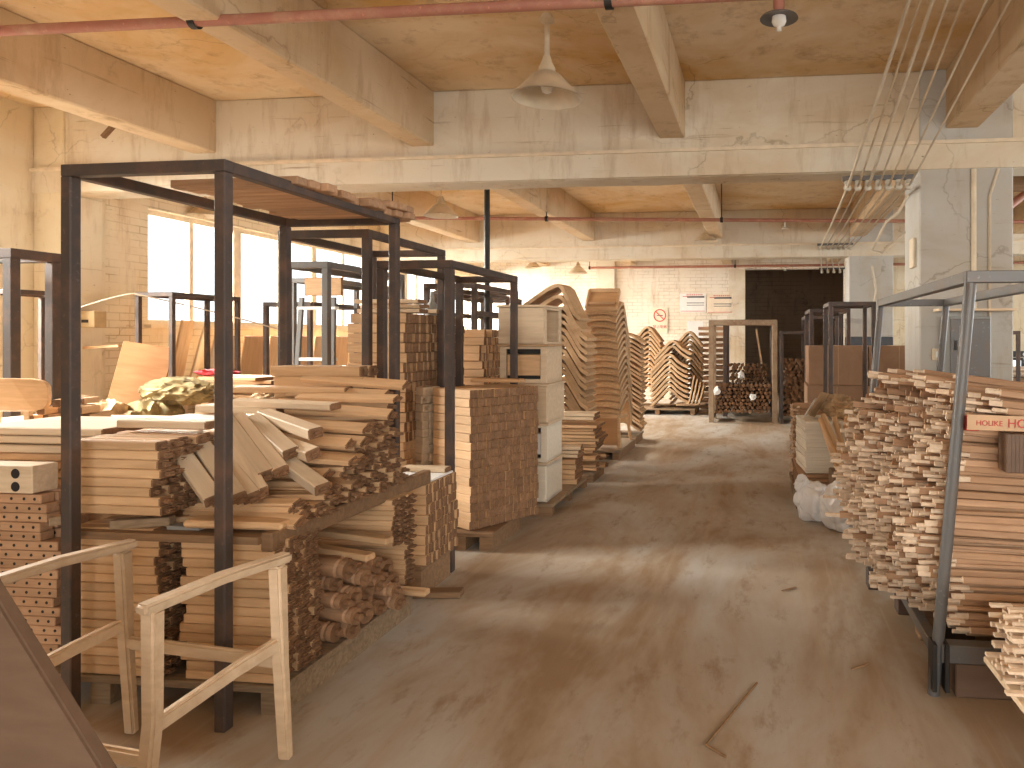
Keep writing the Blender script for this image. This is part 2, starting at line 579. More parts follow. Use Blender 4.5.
def window(n, axis, u0, u1, off, mulls, z0=SILL, z1=HEAD, inward=1, mat='cream'):
    root = bpy.data.objects.new('window_%d' % n, None)
    C.objects.link(root)
    tag(root, kind='structure')
    b = MB()

    def bx(ua, ub, za, zb, t=0.07):
        if axis == 'X':
            b.box((off - inward * 0.12, (ua + ub) / 2, (za + zb) / 2), (t, ub - ua, zb - za))
        else:
            b.box(((ua + ub) / 2, off - inward * 0.12, (za + zb) / 2), (ub - ua, t, zb - za))
    bx(u0, u1, z0, z0 + 0.06)
    bx(u0, u1, z1 - 0.06, z1)
    bx(u0, u0 + 0.05, z0, z1)
    bx(u1 - 0.05, u1, z0, z1)
    for m, wd in mulls:
        bx(m - wd / 2, m + wd / 2, z0, z1, 0.075)
    fr_ = b.obj('window_frame', mat, root)
    edges = [u0] + [m for m, _ in mulls] + [u1]
    for ea, eb in zip(edges, edges[1:]):
        g = MB()
        if axis == 'X':
            g.box((off - inward * 0.125, (ea + eb) / 2, (z0 + z1) / 2), (0.006, eb - ea - 0.02, z1 - z0 - 0.06))
        else:
            g.box(((ea + eb) / 2, off - inward * 0.125, (z0 + z1) / 2), (eb - ea - 0.02, 0.006, z1 - z0 - 0.06))
        g.obj('pane', 'glass', fr_)
    s = MB()
    if axis == 'X':
        s.box((off + inward * 0.02, (u0 + u1) / 2, z0 - 0.02), (0.14, u1 - u0 + 0.1, 0.04))
    else:
        s.box(((u0 + u1) / 2, off + inward * 0.02, z0 - 0.02), (u1 - u0 + 0.1, 0.14, 0.04))
    s.obj('window_sill', mat, root)


window(1, 'X', 3.2, 5.6, WX, [(4.0, 0.06), (4.8, 0.06)], 0.95)  # unseen near window, placed and widened to throw light across the floor
window(2, 'X', 7.52, 12.35, WX, [(8.25, 0.06), (9.05, 0.14), (9.95, 0.06), (10.75, 0.12), (11.55, 0.06)])
window(3, 'X', 13.3, 16.85, WX, [(14.2, 0.06), (15.1, 0.12), (16.0, 0.06)])
window(4, 'Y', -1.5, 6.5, YF, [(0.5, 0.08), (2.5, 0.08), (4.5, 0.08)], 0.9, 3.1)  # unseen window, added so the rear fill can enter
window(5, 'X', 4.0, 14.0, RX, [(6, 0.08), (8, 0.08), (10, 0.08), (12, 0.08)], 1.0, 3.0, -1)
window(6, 'Y', 4.9, 7.2, YB, [(5.5, 0.08), (6.1, 0.08), (6.7, 0.08)], 0.72, 1.04, -1, 'black')
sbox('trim_5', 3.0, RX, YB - 0.03, YB, 1.2, CEIL, 'plaster_left')
sbox('trim_6', 4.7, RX, YB - 0.06, YB, 1.06, 1.2, 'black')

# --- columns and beams
Y1, Y2 = 6.2, 12.6        # front faces of the two cross beams
BB = 2.94                 # underside of the cross beams
SB = 3.29                 # underside of the beams running along the aisle
sbox('column_1', WX, WX + 0.34, Y1, Y1 + 0.42, 0, CEIL, 'plaster_left', 0.01)
sbox('column_2', WX, WX + 0.34, Y2, Y2 + 0.42, 0, CEIL, 'plaster_left', 0.01)
sbox('column_3', 1.36, 2.13, Y1, Y1 + 0.62, 0, CEIL, 'plaster_grey', 0.012)
sbox('column_4', 1.56, 2.32, Y2, Y2 + 0.6, 1.52, CEIL, 'plaster_grey', 0.012)
sbox('column_5', 1.56, 2.32, Y2, Y2 + 0.6, 0, 1.52, 'navy', 0.012)
for k, (x0, x1) in enumerate(((WX, RX),)):
    for n, y in ((1, Y1), (2, Y2)):
        sbox('beam_%d' % n, x0, x1, y + 0.02, y + 0.34, BB, CEIL, 'plaster', 0.012)
        sbox('trim_%d' % (10 + n), x0, x1, y - 0.035, y + 0.03, 3.155, 3.185, 'cream')
        sbox('trim_%d' % (12 + n), x0, x1, y - 0.012, y + 0.03, BB + 0.004, 3.155, 'plaster')
nb = 3
for xl, xr in ((-5.47, -5.23), (-3.24, -3.02), (-0.90, -0.665), (1.58, 1.85), (4.3, 4.55), (6.6, 6.85)):
    for ya, yb in ((YF, Y1 + 0.03), (Y1 + 0.33, Y2 + 0.03), (Y2 + 0.33, YB)):
        sbox('beam_%d' % nb, xl, xr, ya, yb, SB, CEIL, 'beam', 0.012)
        nb += 1
# pilaster strips and conduits on the near side wall
sbox('trim_3', WX, WX + 0.06, Y1 + 0.46, Y1 + 0.72, 0, CEIL, 'plaster_left')


# ================================================================== PIPES, WIRES, LAMPS
def pipe(label, p0, p1, r, drops, heads=()):
    t = thing('fire_pipe', label, 'pipe', (0, 0, 0))
    b = MB()
    b.tube(p0, p1, r, 12)
    run = b.obj('pipe_run', 'pipe_red', t, True)
    p0, p1 = Vector(p0), Vector(p1)
    for f in drops:
        p = p0.lerp(p1, f)
        h = MB()
        h.tube(p, (p.x, p.y, CEIL), 0.008, 8)
        h.lathe([(r + 0.006, -0.02), (r + 0.012, -0.02), (r + 0.012, 0.02), (r + 0.006, 0.02)], 14, 0, p, Matrix.Rotation(PI / 2, 3, 'Y'))
        h.obj('hanger', 'black', run, True)
    for f in heads:
        p = p0.lerp(p1, f)
        h = MB()
        h.tube(p, p - Vector((0, 0, 0.07)), 0.012, 8)
        h.lathe([(0.0, -0.12), (0.045, -0.125), (0.045, -0.118), (0.012, -0.1), (0.012, -0.07)], 14, 0, p)
        h.obj('sprinkler_head', 'porcelain', run, True)


def on_line(u0, v0, u1, v1, z, xa, xb):
    a, c = W(u0, v0, z=z), W(u1, v1, z=z)
    d = (c - a) / (c.x - a.x)
    return a + d * (xa - a.x), a + d * (xb - a.x)


def frac(p, q, us):
    out = []
    for u in us:
        best = min(range(1001), key=lambda k: abs(proj_u(p.lerp(q, k / 1000)) - u))
        out.append(best / 1000)
    return out


def proj_u(p):
    return PPX + FPX * (p.x * _ca + p.y * _sa) / (-p.x * _sa + p.y * _ca)


for lab_, args, xs, rad, us, hs in (
        ('thick red pipe crossing under the ceiling nearest of the pipes', (0, 31, 640, 0, 3.3), (-5.4, 5.0), 0.030, (195, 608), ()),
        ('thin red pipe crossing the hall behind the first cross beam', (400, 218, 900, 221, 3.2), (-6.9, 7.5), 0.026, (392, 547, 722), (785,)),
        ('red pipe crossing high on the back wall above the notices', (520, 265, 900, 268, 3.22), (-4.1, 7.5), 0.030, (530, 735), (785,))):
    pa, pb = on_line(*args, *xs)
    if args[0] == 520:
        pa, pb = Vector((-4.1, 16.6, 3.2)), Vector((7.5, 16.6, 3.2))
    pipe(lab_, pa, pb, rad, frac(pa, pb, us), frac(pa, pb, hs))
t = thing('fire_pipe', 'short red pipe elbow beyond the thick white column', 'pipe', (0, 0, 0))
b = MB()
b.path([W(1003, 212, Y=8), W(1012, 204, Y=8.1), W(1024, 195, Y=8.2), W(1060, 186, Y=8.4)], 0.045, 10)
b.obj('pipe_run', 'pipe_red', t, True)
b = MB()
b.bar((2.35, 7.05, 2.98), (6.2, 7.05, 2.98), 0.06, 0.14)
tag(b.obj('cable_tray', 'wood_dark'), 'dark tray on the wall right of the thick white column', 'tray')


def shade_lamp(label, c, rim_r, hang_to, tilt=0.0, stem=True):
    """conical tin shade on a stem; c = centre of the rim"""
    t = thing('pendant_lamp', label, 'lamp', c)
    s = rim_r / 0.21
    b = MB()
    b.lathe([(0.045 * s, 0.17 * s), (0.05 * s, 0.155 * s), (0.085 * s, 0.135 * s), (0.15 * s, 0.065 * s), (0.21 * s, 0.0)], 36)
    shd = b.obj('lamp_shade', 'lamp', t, True)
    b = MB()
    b.lathe([(0.045 * s, 0.165 * s), (0.08 * s, 0.128 * s), (0.145 * s, 0.06 * s), (0.203 * s, -0.003), (0.212 * s, -0.003)], 36)
    b.obj('shade_lining', 'lamp_in', shd, True)
    b = MB()
    b.lathe([(0.0, 0.25 * s), (0.022 * s, 0.25 * s), (0.034 * s, 0.21 * s), (0.05 * s, 0.18 * s), (0.05 * s, 0.15 * s), (0.0, 0.15 * s)], 20)
    b.obj('lamp_cap', 'lamp', t, True)
    b = MB()
    r = b.lathe([(0.018 * s, 0.15 * s), (0.03 * s, 0.11 * s), (0.042 * s, 0.07 * s), (0.03 * s, 0.035 * s), (0.004 * s, 0.022 * s)], 16)
    b.obj('bulb', 'bulb', t, True)
    b = MB()
    if stem:
        b.tube((0, 0, 0.24 * s), (0, 0, 0.46 * s), 0.016 * s, 10)
        b.lathe([(0.0, 0.51 * s), (0.03 * s, 0.50 * s), (0.045 * s, 0.475 * s), (0.045 * s, 0.46 * s), (0.016 * s, 0.445 * s)], 16)
    b.tube((0, 0, 0.24 * s), (0, 0, hang_to - c[2]), 0.004, 6)
    b.obj('lamp_stem', 'lamp', t, True)
    return t


def dpt(u, v, d):
    r, k = (u - PPX) / FPX * d, (PPY - v) / FPX * d
    return Vector((r * _ca - d * _sa, r * _sa + d * _ca, EYE + k))


shade_lamp('large tan conical lamp hanging before the first cross beam', dpt(547, 98, 4.2), 0.21, CEIL)
shade_lamp('tan conical lamp hanging behind the first beam above the rack tops', dpt(441, 216, 8.6), 0.205, CEIL, stem=False)
shade_lamp('tan conical lamp on a long stem above the back aisle', dpt(706, 241, 12.3), 0.205, CEIL)
shade_lamp('small tan conical lamp above the stacked bent chair shells', dpt(578, 273, 15.0), 0.205, CEIL)
shade_lamp('faint conical lamp close to the white back wall', dpt(533, 268, 16.2), 0.19, CEIL)
shade_lamp('tan conical lamp half hidden behind the tall near rack post', dpt(205, 216, 9.0), 0.2, CEIL)
shade_lamp('tan lamp at the picture edge before the warm plastered column', dpt(0, 139, 8.2), 0.2, CEIL, stem=False)

t = thing('ceiling_light', 'round glass disc light with a red cap on the ceiling', 'lamp', dpt(779, 17, 4.25))
b = MB()
b.lathe([(0.0, 0.17), (0.026, 0.165), (0.034, 0.12), (0.034, 0.06), (0.026, 0.012), (0.0, 0.012)], 20)
b.obj('cap', 'pipe_red', t, True)
b = MB()
b.lathe([(0.02, 0.02), (0.112, -0.004), (0.116, -0.012), (0.02, 0.006)], 32)
b.obj('disc', 'steel_grey', t, True)
b = MB()
b.lathe([(0.042, 0.0), (0.045, -0.03), (0.035, -0.05), (0.015, -0.06), (0.015, -0.085), (0.0, -0.09)], 16)
b.obj('bulb', 'bulb', t, True)
b = MB()
b.tube((0, 0, 0.16), (0, 0, CEIL - t.location.z), 0.012, 10)
b.obj('stem', 'pipe_red', t, True)


def insulator_rack(label, p0, p1, n):
    t = thing('insulator_rack', label, 'insulator rack', (0, 0, 0))
    p0, p1 = Vector(p0), Vector(p1)
    b = MB()
    b.bar(p0, p1, 0.03, 0.04)
    brk = b.obj('bracket', 'steel_grey', t)
    pts = []
    for i in range(n):
        p = p0.lerp(p1, (i + 0.5) / n)
        b = MB()
        b.lathe([(0.0, 0.0), (0.022, 0.0), (0.03, -0.02), (0.022, -0.035), (0.032, -0.05), (0.034, -0.07), (0.02, -0.085), (0.0, -0.085)], 12, 0, p - Vector((0, 0.0, 0.02)))
        b.obj('insulator', 'porcelain', brk, True)
        pts.append(p - Vector((0, 0.03, 0.075)))
    return pts


q1 = insulator_rack('row of porcelain insulators beside the thick white column', (0.70, Y1 - 0.1, 2.86), (1.30, Y1 - 0.06, 2.87), 7)
q2 = insulator_rack('row of small insulators on the second cross beam', (1.0, Y2 - 0.1, 3.14), (1.62, Y2 - 0.08, 3.15), 7)
q3 = insulator_rack('farthest row of insulators below the second cross beam', (1.35, 16.4, 3.1), (2.3, 16.4, 3.1), 7)
starts = [905, 916, 929, 944, 960, 988, 1012]
wlab = ['palest wire of the bundle overhead, next to the disc light', 'second overhead wire from the disc light', 'third overhead wire from the disc light',
        'middle wire of the seven strung overhead', 'third overhead wire from the long beam', 'second overhead wire from the long beam', 'overhead wire running closest along the long beam']
for i in range(7):
    b = MB()
    s0 = W(starts[i] + (8 if i < 5 else 4), -14, z=3.55)
    s0 = q1[i] + (s0 - q1[i]) * 1.6
    pts = sagged([s0, q1[i], q2[i], q3[i]], 0.015)
    b.path(pts, 0.009 if i not in (0, 2) else 0.013, 6)
    tag(b.obj('overhead_wire', 'wire' if i % 3 != 1 else 'lamp', smooth=True), wlab[i], 'wire', 'wires strung along the aisle')
b = MB()
b.path([W(908, 195, Y=6.0), W(899, 212, Y=6.0), W(886, 222, Y=6.05), W(872, 250, Y=6.1), W(882, 253, Y=6.12), W(896, 240, Y=6.12), W(905, 232, Y=6.15)], 0.012, 8)
tag(b.obj('loose_cable', 'wire', smooth=True), 'loose pale cable looping below the near insulator row', 'cable')
b = MB()
b.path([W(872, 266, Y=12.4), W(876, 290, Y=12.4), W(873, 310, Y=12.45), W(880, 330, Y=12.5)], 0.02, 8)
tag(b.obj('cable_drop', 'wire', smooth=True), 'pale cable dropping down the far column edge', 'cable')

# things fixed to the thick column
yc = Y1 - 0.005
t = thing('electrical_cabinet', 'grey switch cabinet fixed to the thick white column', 'cabinet', (1.72, yc - 0.09, 1.42))
b = MB()
b.box((0, 0.03, 0), (0.38, 0.12, 0.52))
b.bevel(0.006)
b.obj('body', 'box_grey', t)
b = MB()
b.box((0.02, -0.04, 0), (0.32, 0.016, 0.48))
b.bevel(0.004)
d = b.obj('door', 'steel_grey', t)
b = MB()
b.box((-0.1, -0.055, 0.02), (0.02, 0.02, 0.08))
b.obj('handle', 'black', d)
b = MB()
b.box((1.78, yc - 0.09, 1.735), (0.62, 0.2, 0.018))
tag(b.obj('shelf_board', 'wood_light'), 'narrow pale plank above the grey switch cabinet', 'shelf')
t = thing('socket_panel', 'cream panel of sockets on the thick white column', 'socket panel', (1.585, yc - 0.02, 1.36))
b = MB()
b.box((0, 0, 0), (0.25, 0.03, 0.10))
b.bevel(0.005)
plt_ = b.obj('plate', 'cream', t)
for i in range(3):
    b = MB()
    b.box((-0.075 + i * 0.075, -0.02, 0), (0.05, 0.016, 0.05))
    b.box((-0.075 + i * 0.075, -0.029, 0.008), (0.006, 0.004, 0.016), 1)
    b.box((-0.065 + i * 0.075, -0.029, -0.01), (0.006, 0.004, 0.012), 1)
    b.obj('socket', ['white', 'black'], plt_)
b = MB()
b.tube((1.80, yc - 0.02, 1.75), (1.80, yc - 0.02, 2.93), 0.022, 8)
tag(b.obj('conduit_pipe', 'cream', smooth=True), 'thick cream conduit running up the thick white column', 'pipe')
b = MB()
b.path([(1.93, yc - 0.015, 1.6), (1.93, yc - 0.015, 2.7), (2.0, yc - 0.015, 2.93)], 0.013, 8)
tag(b.obj('conduit_pipe', 'wire', smooth=True), 'thin conduit beside the thick one on the white column', 'pipe')
b = MB()
b.box((1.345, Y1 + 0.2, 2.25), (0.03, 0.16, 0.26))
b.bevel(0.006)
tag(b.obj('junction_box', 'cream'), 'small pale box on the side of the thick white column', 'box')

# things on the side wall
t = thing('switch_box', 'tan switch box on the painted brick wall by the column', 'box', (WX + 0.40, 6.42, 1.69))
b = MB()
b.box((0, 0, 0), (0.24, 0.14, 0.17))
b.bevel(0.006)
b.obj('body', 'box_tan', t)
b = MB()
b.box((0.02, -0.074, -0.02), (0.07, 0.01, 0.03))
b.obj('label_plate', 'black', t)
b = MB()
b.bar((-6.86, 6.42, 1.40), (-6.5, 6.46, 1.42), 0.05, 0.025)
tag(b.obj('ledge_board', 'wood'), 'short wooden ledge under the tan switch box', 'board')
b = MB()
b.path(sagged([(-6.86, 6.15, 1.72), (-6.3, 6.4, 1.95), (-5.2, 7.3, 1.55)], -0.02), 0.008, 6)
tag(b.obj('slack_cable', 'wire', smooth=True), 'slack cable crossing the brick wall from the switch box', 'cable')
b = MB()
b.bar(W(103, 137, Y=5.9), W(116, 123, Y=5.9), 0.035, 0.035)
tag(b.obj('pipe_stub', 'wood_dark'), 'short brown stub sticking out high on the white beam', 'stub')


# ================================================================== SIGNS ON THE BACK WALL
def text_obj(name, body, size, mat, parent, loc, rot=(PI / 2, 0, 0), extr=0.001):
    cu = bpy.data.curves.new(name, 'FONT')
    cu.body = body
    cu.size = size
    cu.align_x = 'CENTER'
    cu.align_y = 'CENTER'
    cu.extrude = extr
    tmp = bpy.data.objects.new(name, cu)
    C.objects.link(tmp)
    bpy.context.view_layer.update()
    me = bpy.data.meshes.new_from_object(tmp.evaluated_get(bpy.context.evaluated_depsgraph_get()))
    bpy.data.objects.remove(tmp)
    bpy.data.curves.remove(cu)
    me.materials.clear()
    me.materials.append(M[mat])
    o = bpy.data.objects.new(name, me)
    C.objects.link(o)
    o.parent = parent
    o.location = loc
    o.rotation_euler = rot
    return o


p = W(660, 320, Y=YB)
t = thing('no_smoking_sign', 'white no smoking sign with a red ring on the brick wall', 'sign', (p.x, YB - 0.02, p.z))
b = MB()
b.box((0, 0, 0), (0.38, 0.02, 0.60))
plt_ = b.obj('plate', 'board_cream', t)
b = MB()
rr = [(0.13, 0), (0.155, 0), (0.155, 0.008), (0.13, 0.008), (0.13, 0)]
b.lathe(rr, 40, 0, (0, -0.012, 0.11), Matrix.Rotation(PI / 2, 3, 'X'))
b.bar((-0.095, -0.015, 0.205), (0.095, -0.015, 0.015), 0.006, 0.024)
b.obj('ring', 'sign_red', plt_)
b = MB()
b.box((0.0, -0.013, 0.11), (0.15, 0.004, 0.022))
b.obj('cigarette', 'sign_dark', plt_)
text_obj('lettering', '禁止吸烟', 0.085, 'sign_red', plt_, (0, -0.014, -0.17))
for (u, v, mat, lab) in ((693, 303, 'white', 'white notice board with red heading on the back wall'),
                         (720, 304, 'board_cream', 'peach notice board with red heading beside the white one')):
    p = W(u, v, Y=YB)
    t = thing('notice_board', lab, 'notice board', (p.x, YB - 0.02, p.z))
    b = MB()
    b.box((0, 0, 0), (0.64, 0.02, 0.46))
    b.bevel(0.003)
    pn_ = b.obj('panel', mat, t)
    b = MB()
    for i in range(9):
        b.box((-0.14 + i * 0.045, -0.013, 0.20), (0.022, 0.006, 0.03))
    b.box((-0.17, -0.013, 0.155), (0.16, 0.006, 0.015))
    b.box((0.0, -0.013, -0.20), (0.6, 0.006, 0.012))
    b.obj('heading', 'sign_red', pn_)
    b = MB()
    b.box((0.07, -0.013, 0.145), (0.42, 0.006, 0.04))
    b.box((0.06, -0.013, -0.0), (0.42, 0.006, 0.018))
    b.box((0.06, -0.013, -0.055), (0.42, 0.006, 0.014))
    b.obj('text_lines', 'sign_dark', pn_)


# ================================================================== RACKS
def rack(label, x0, y0, wd, dp, h, tube, mat='steel', yaw=0.0, mids=(), low=None, lean=0.0, posts='square', group='steel racks', foot=True, back_only=()):
    """x0,y0: front left corner on the floor.  lean: how far the top is pushed to +X"""
    t = thing('steel_rack', label, 'rack', (x0, y0, 0), yaw, group)
    sh = Matrix(((1, 0, lean / h), (0, 1, 0), (0, 0, 1)))

    def T(x, y, z):
        return sh @ Vector((x, y, z))
    for (x, y) in ((0, 0), (wd, 0), (wd, dp), (0, dp)):
        b = MB()
        if posts == 'round':
            b.tube(T(x, y, 0.0), T(x, y, h - tube), tube * 0.5, 14)
        else:
            b.bar(T(x, y, 0.0), T(x, y, h - tube), tube, tube)
            b.bevel(0.004)
        b.obj('post', mat, t, posts == 'round')
    for nm, z in [('top_bar', h - tube / 2)] + [('cross_bar', m) for m in mids] + ([('base_bar', low)] if low else []):
        for (xa, ya, xb, yb) in ((0, 0, wd, 0), (0, dp, wd, dp), (0, 0, 0, dp), (wd, 0, wd, dp)):
            if nm == 'cross_bar' and ya == 0 and yb == 0:
                continue
            if nm == 'base_bar' and xa != xb:
                continue
            e = tube / 2 if (nm == 'top_bar' and ya == yb) else -tube / 2
            dx, dy = (e, 0) if ya == yb else (0, e if nm != 'top_bar' else -tube / 2)
            b = MB()
            b.bar(T(xa - dx, ya - dy, z), T(xb + dx, yb + dy, z), tube * 0.97, tube)
            b.bevel(0.003)
            b.obj(nm, mat, t)
    return t


R1X, R1Y = -2.70, 2.47
rack('tall dark rack nearest the camera loaded with rails', R1X, R1Y, 0.66, 1.24, 2.18, 0.046, yaw=math.radians(-0.5))
rack('tall dark rack standing just behind the nearest one', -3.10, 4.26, 0.58, 1.06, 2.2, 0.05)
rack('dark rack around the square stack of blocks', -2.44, 4.30, 0.46, 1.18, 2.0, 0.05)
rack('dark rack behind the rack of square blocks', -3.35, 6.75, 0.5, 1.2, 2.05, 0.05, mids=(1.75,))
rack('dark rack further along before the back windows', -4.1, 8.5, 0.5, 1.2, 2.1, 0.05, mids=(1.8,))
rack('grey rack in the second row by the windows', -4.04, 5.6, 0.36, 1.25, 2.153, 0.055, mat='steel_grey')
rack('narrow grey rack in the second row farther back', -5.05, 7.1, 0.40, 1.2, 2.15, 0.05, mat='steel_grey')
rack('low dark rack in front of the window brickwork', -6.35, 6.52, 0.38, 0.9, 1.97, 0.045)
rack('dark rack between the ladder and the windows', -5.75, 7.6, 0.55, 1.1, 1.92, 0.05)
rack('brown rack beside the plastered column', -6.02, 4.50, 0.62, 0.30, 2.15, 0.07)
rack('small brown rack against the plastered column', -6.70, 5.35, 0.33, 0.5, 1.92, 0.04)
rack('dark rack deep in the corner by the last windows', -4.3, 9.3, 0.6, 1.2, 2.1, 0.055)
b = MB()
b.tube((-3.14, 7.8, 0), (-3.14, 7.8, 3.25), 0.032, 12)
b.tube((-3.14, 7.8, 0), (-3.14, 7.8, 0.02), 0.09, 16)
tag(b.obj('steel_pole', 'black', smooth=True), 'tall black pole rising above the rack tops', 'pole')

# right hand side
rg = rack('grey tubular rack leaning around the pile of sticks', 0.725, 3.05, 0.46, 2.2, 1.78, 0.05, mat='steel_grey', lean=0.155, posts='round', low=0.185)
rack('dark rack in front of the cardboard cartons', 0.74, 7.5, 0.44, 0.62, 1.88, 0.045)
rack('dark rack behind the cartons near the far column', 0.70, 9.75, 0.5, 1.0, 1.9, 0.05)
rack('farther dark rack beside the dark opening', 0.80, 12.2, 0.5, 1.0, 1.88, 0.055)
rack('tan rack of dark turned legs before the dark opening', -0.86, 12.45, 1.12, 0.62, 1.82, 0.09, mat='steel_tan', low=0.10)
rack('dark rack standing inside the dark opening behind the tan one', -0.66, 13.4, 0.9, 0.8, 1.85, 0.08, low=0.12)
rack('narrow dark rack of bundled legs beside the tan one', 0.38, 12.4, 0.45, 0.8, 1.62, 0.05, low=0.10)

# ================================================================== WOOD
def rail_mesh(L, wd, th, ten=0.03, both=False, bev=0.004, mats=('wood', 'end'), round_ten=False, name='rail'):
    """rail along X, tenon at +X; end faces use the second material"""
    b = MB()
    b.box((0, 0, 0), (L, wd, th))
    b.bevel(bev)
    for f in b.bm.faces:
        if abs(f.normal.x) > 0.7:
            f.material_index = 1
    if ten:
        for s in ((1, -1) if both else (1,)):
            c = MB()
            c.box((s * (L / 2 + ten / 2 - 0.001), 0, 0), (ten, wd * 0.72, th * 0.5), 1)
            c.bevel(min(th * 0.22, 0.012), 2)
            for f in c.bm.faces:
                f.material_index = 1
            me = bpy.data.meshes.new('t')
            c.bm.to_mesh(me)
            c.bm.free()
            b.bm.from_mesh(me)
            bpy.data.meshes.remove(me)
    return b.mesh(name, list(mats))


COUNT = {}


def stack(name, label, cat, group, meshes, org, yaw, nv, nw, dv, dw, ju=0.012, jyaw=0.006, jroll=0.0, keep=None, lean=(0, 0), jz=0.0):
    """boards lie along local X (yaw about Z); v counts away from the camera, w upward. org = bottom front right end (+X end, centre of first)"""
    R = Matrix.Rotation(yaw, 3, 'Z')
    out = []
    for wi in range(nw):
        for vi in range(nv):
            if keep and not keep(vi, wi):
                continue
            me, L = meshes[rnd.randrange(len(meshes))]
            p = Vector((-L / 2 + rnd.uniform(-ju, ju) + lean[0] * wi, vi * dv + lean[1] * wi, wi * dw + rnd.uniform(-jz, jz)))
            p = Vector(org) + R @ p
            o = inst(name, me, p, (rnd.uniform(-jroll, jroll), 0, yaw + rnd.uniform(-jyaw, jyaw)), label, cat, group)
            out.append(o)
    return out


def vis(nv, nw, f=2, s=0, top=True):
    """keep what can be seen of a solid stack: the front columns and the top layers (inner ones are hidden)"""
    return None


# --- base of the near rack
def pallet(label, x0, x1, y0, y1, ztop, th=0.03, runners=3, along='Y', mat='pallet', deck='pallet'):
    t = thing('pallet', label, 'pallet', ((x0 + x1) / 2, (y0 + y1) / 2, 0))
    hx, hy = (x1 - x0) / 2, (y1 - y0) / 2
    b = MB()
    b.box((0, 0, ztop - th / 2), (2 * hx, 2 * hy, th))
    b.bevel(0.004)
    b.obj('deck', deck, t)
    for i in range(runners):
        f = -1 + 2 * i / (runners - 1)
        b = MB()
        if along == 'Y':
            b.box((f * (hx - 0.06), 0, (ztop - th) / 2), (0.09, 2 * hy - 0.04, ztop - th))
        else:
            b.box((0, f * (hy - 0.06), (ztop - th) / 2), (2 * hx - 0.04, 0.09, ztop - th))
        b.obj('runner', mat, t)
    return t


pallet('low plank base under the nearest rack load', -3.50, -1.87, 2.56, 3.63, 0.125)
MR = [(rail_mesh(L, 0.058, 0.036, 0.035, name='tenon_rail'), L) for L in (0.40, 0.41, 0.42)]
MR0 = [(rail_mesh(L, 0.052, 0.036, 0.022, name='plank'), L) for L in (0.40, 0.41, 0.42)]
MF = [(rail_mesh(L, 0.062, 0.026, 0.03, name='flat_rail'), L) for L in (0.55, 0.57, 0.6)]
Z0 = 0.127
stack('tenon_rail', 'pale tenoned rail in the lower stack behind the armchair frame', 'rail', 'rails low in the nearest rack',
      MR, (-2.42, 2.60, Z0 + 0.018), 0, 9, 16, 0.061, 0.0375, 0.02, keep=lambda v, w_: v < 8)
stack('tenon_rail', 'pale tenoned rail in the upper stack of the nearest rack', 'rail', 'rails high in the nearest rack',
      MR, (-2.42, 2.59, 0.80), -0.03, 11, 8, 0.061, 0.0375, 0.03)
stack('square_batten', 'pale plank in the stack behind the near rack post', 'batten', 'planks beside the turned legs',
      MR0, (-1.90, 2.60, Z0 + 0.018), 0, 5, 15, 0.055, 0.0375, 0.014)
# spacer blocks between the two stacks
for (u0, u1, v, Y, lab) in ((50, 66, 521, 2.56, 'grey spacer block between the two rail stacks'), (113, 160, 524, 2.58, 'brown spacer batten under the upper rail stack')):
    p, q = W(u0, v, Y=Y), W(u1, v, Y=Y)
    b = MB()
    b.bar(p, q + Vector((0, 0.06, 0)), 0.05, 0.035)
    b.bevel(0.003)
    tag(b.obj('spacer_block', 'pallet'), lab, 'block')
p, q = W(172, 534, Y=2.62), W(204, 534, Y=2.62)
b = MB()
b.bar((p.x, 2.62, 0.715), (q.x, 2.62, 0.715), 0.05, 0.038)
tag(b.obj('spacer_block', 'box_grey'), 'grey block under the tilted plank by the rack post', 'block')
b = MB()
b.bar((-2.30, 2.60, 0.755), (-1.90, 2.64, 0.745), 0.10, 0.03)
b.bevel(0.01)
tag(b.obj('wide_plank', 'wood'), 'wide tapered plank lying on the stack behind the post', 'plank')

# turned legs on the base
def leg_mesh(L, r, mat='wood_pink', sq=True, n=12):
    b = MB()
    R = Matrix.Rotation(PI / 2, 3, 'Y')
    prof = [(0.0, -L / 2), (r * 0.6, -L / 2), (r * 0.75, -L * 0.35), (r * 0.95, L * 0.1), (r, L * 0.38), (r * 0.8, L * 0.4), (r * 0.8, L * 0.42), (r, L * 0.44), (r, L / 2)]
    b.lathe(prof, n, 0, (0, 0, 0), R)
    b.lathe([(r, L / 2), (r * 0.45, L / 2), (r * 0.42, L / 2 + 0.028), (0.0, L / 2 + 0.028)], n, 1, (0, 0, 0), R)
    return b.mesh('turned_leg', [mat, 'end'], True)


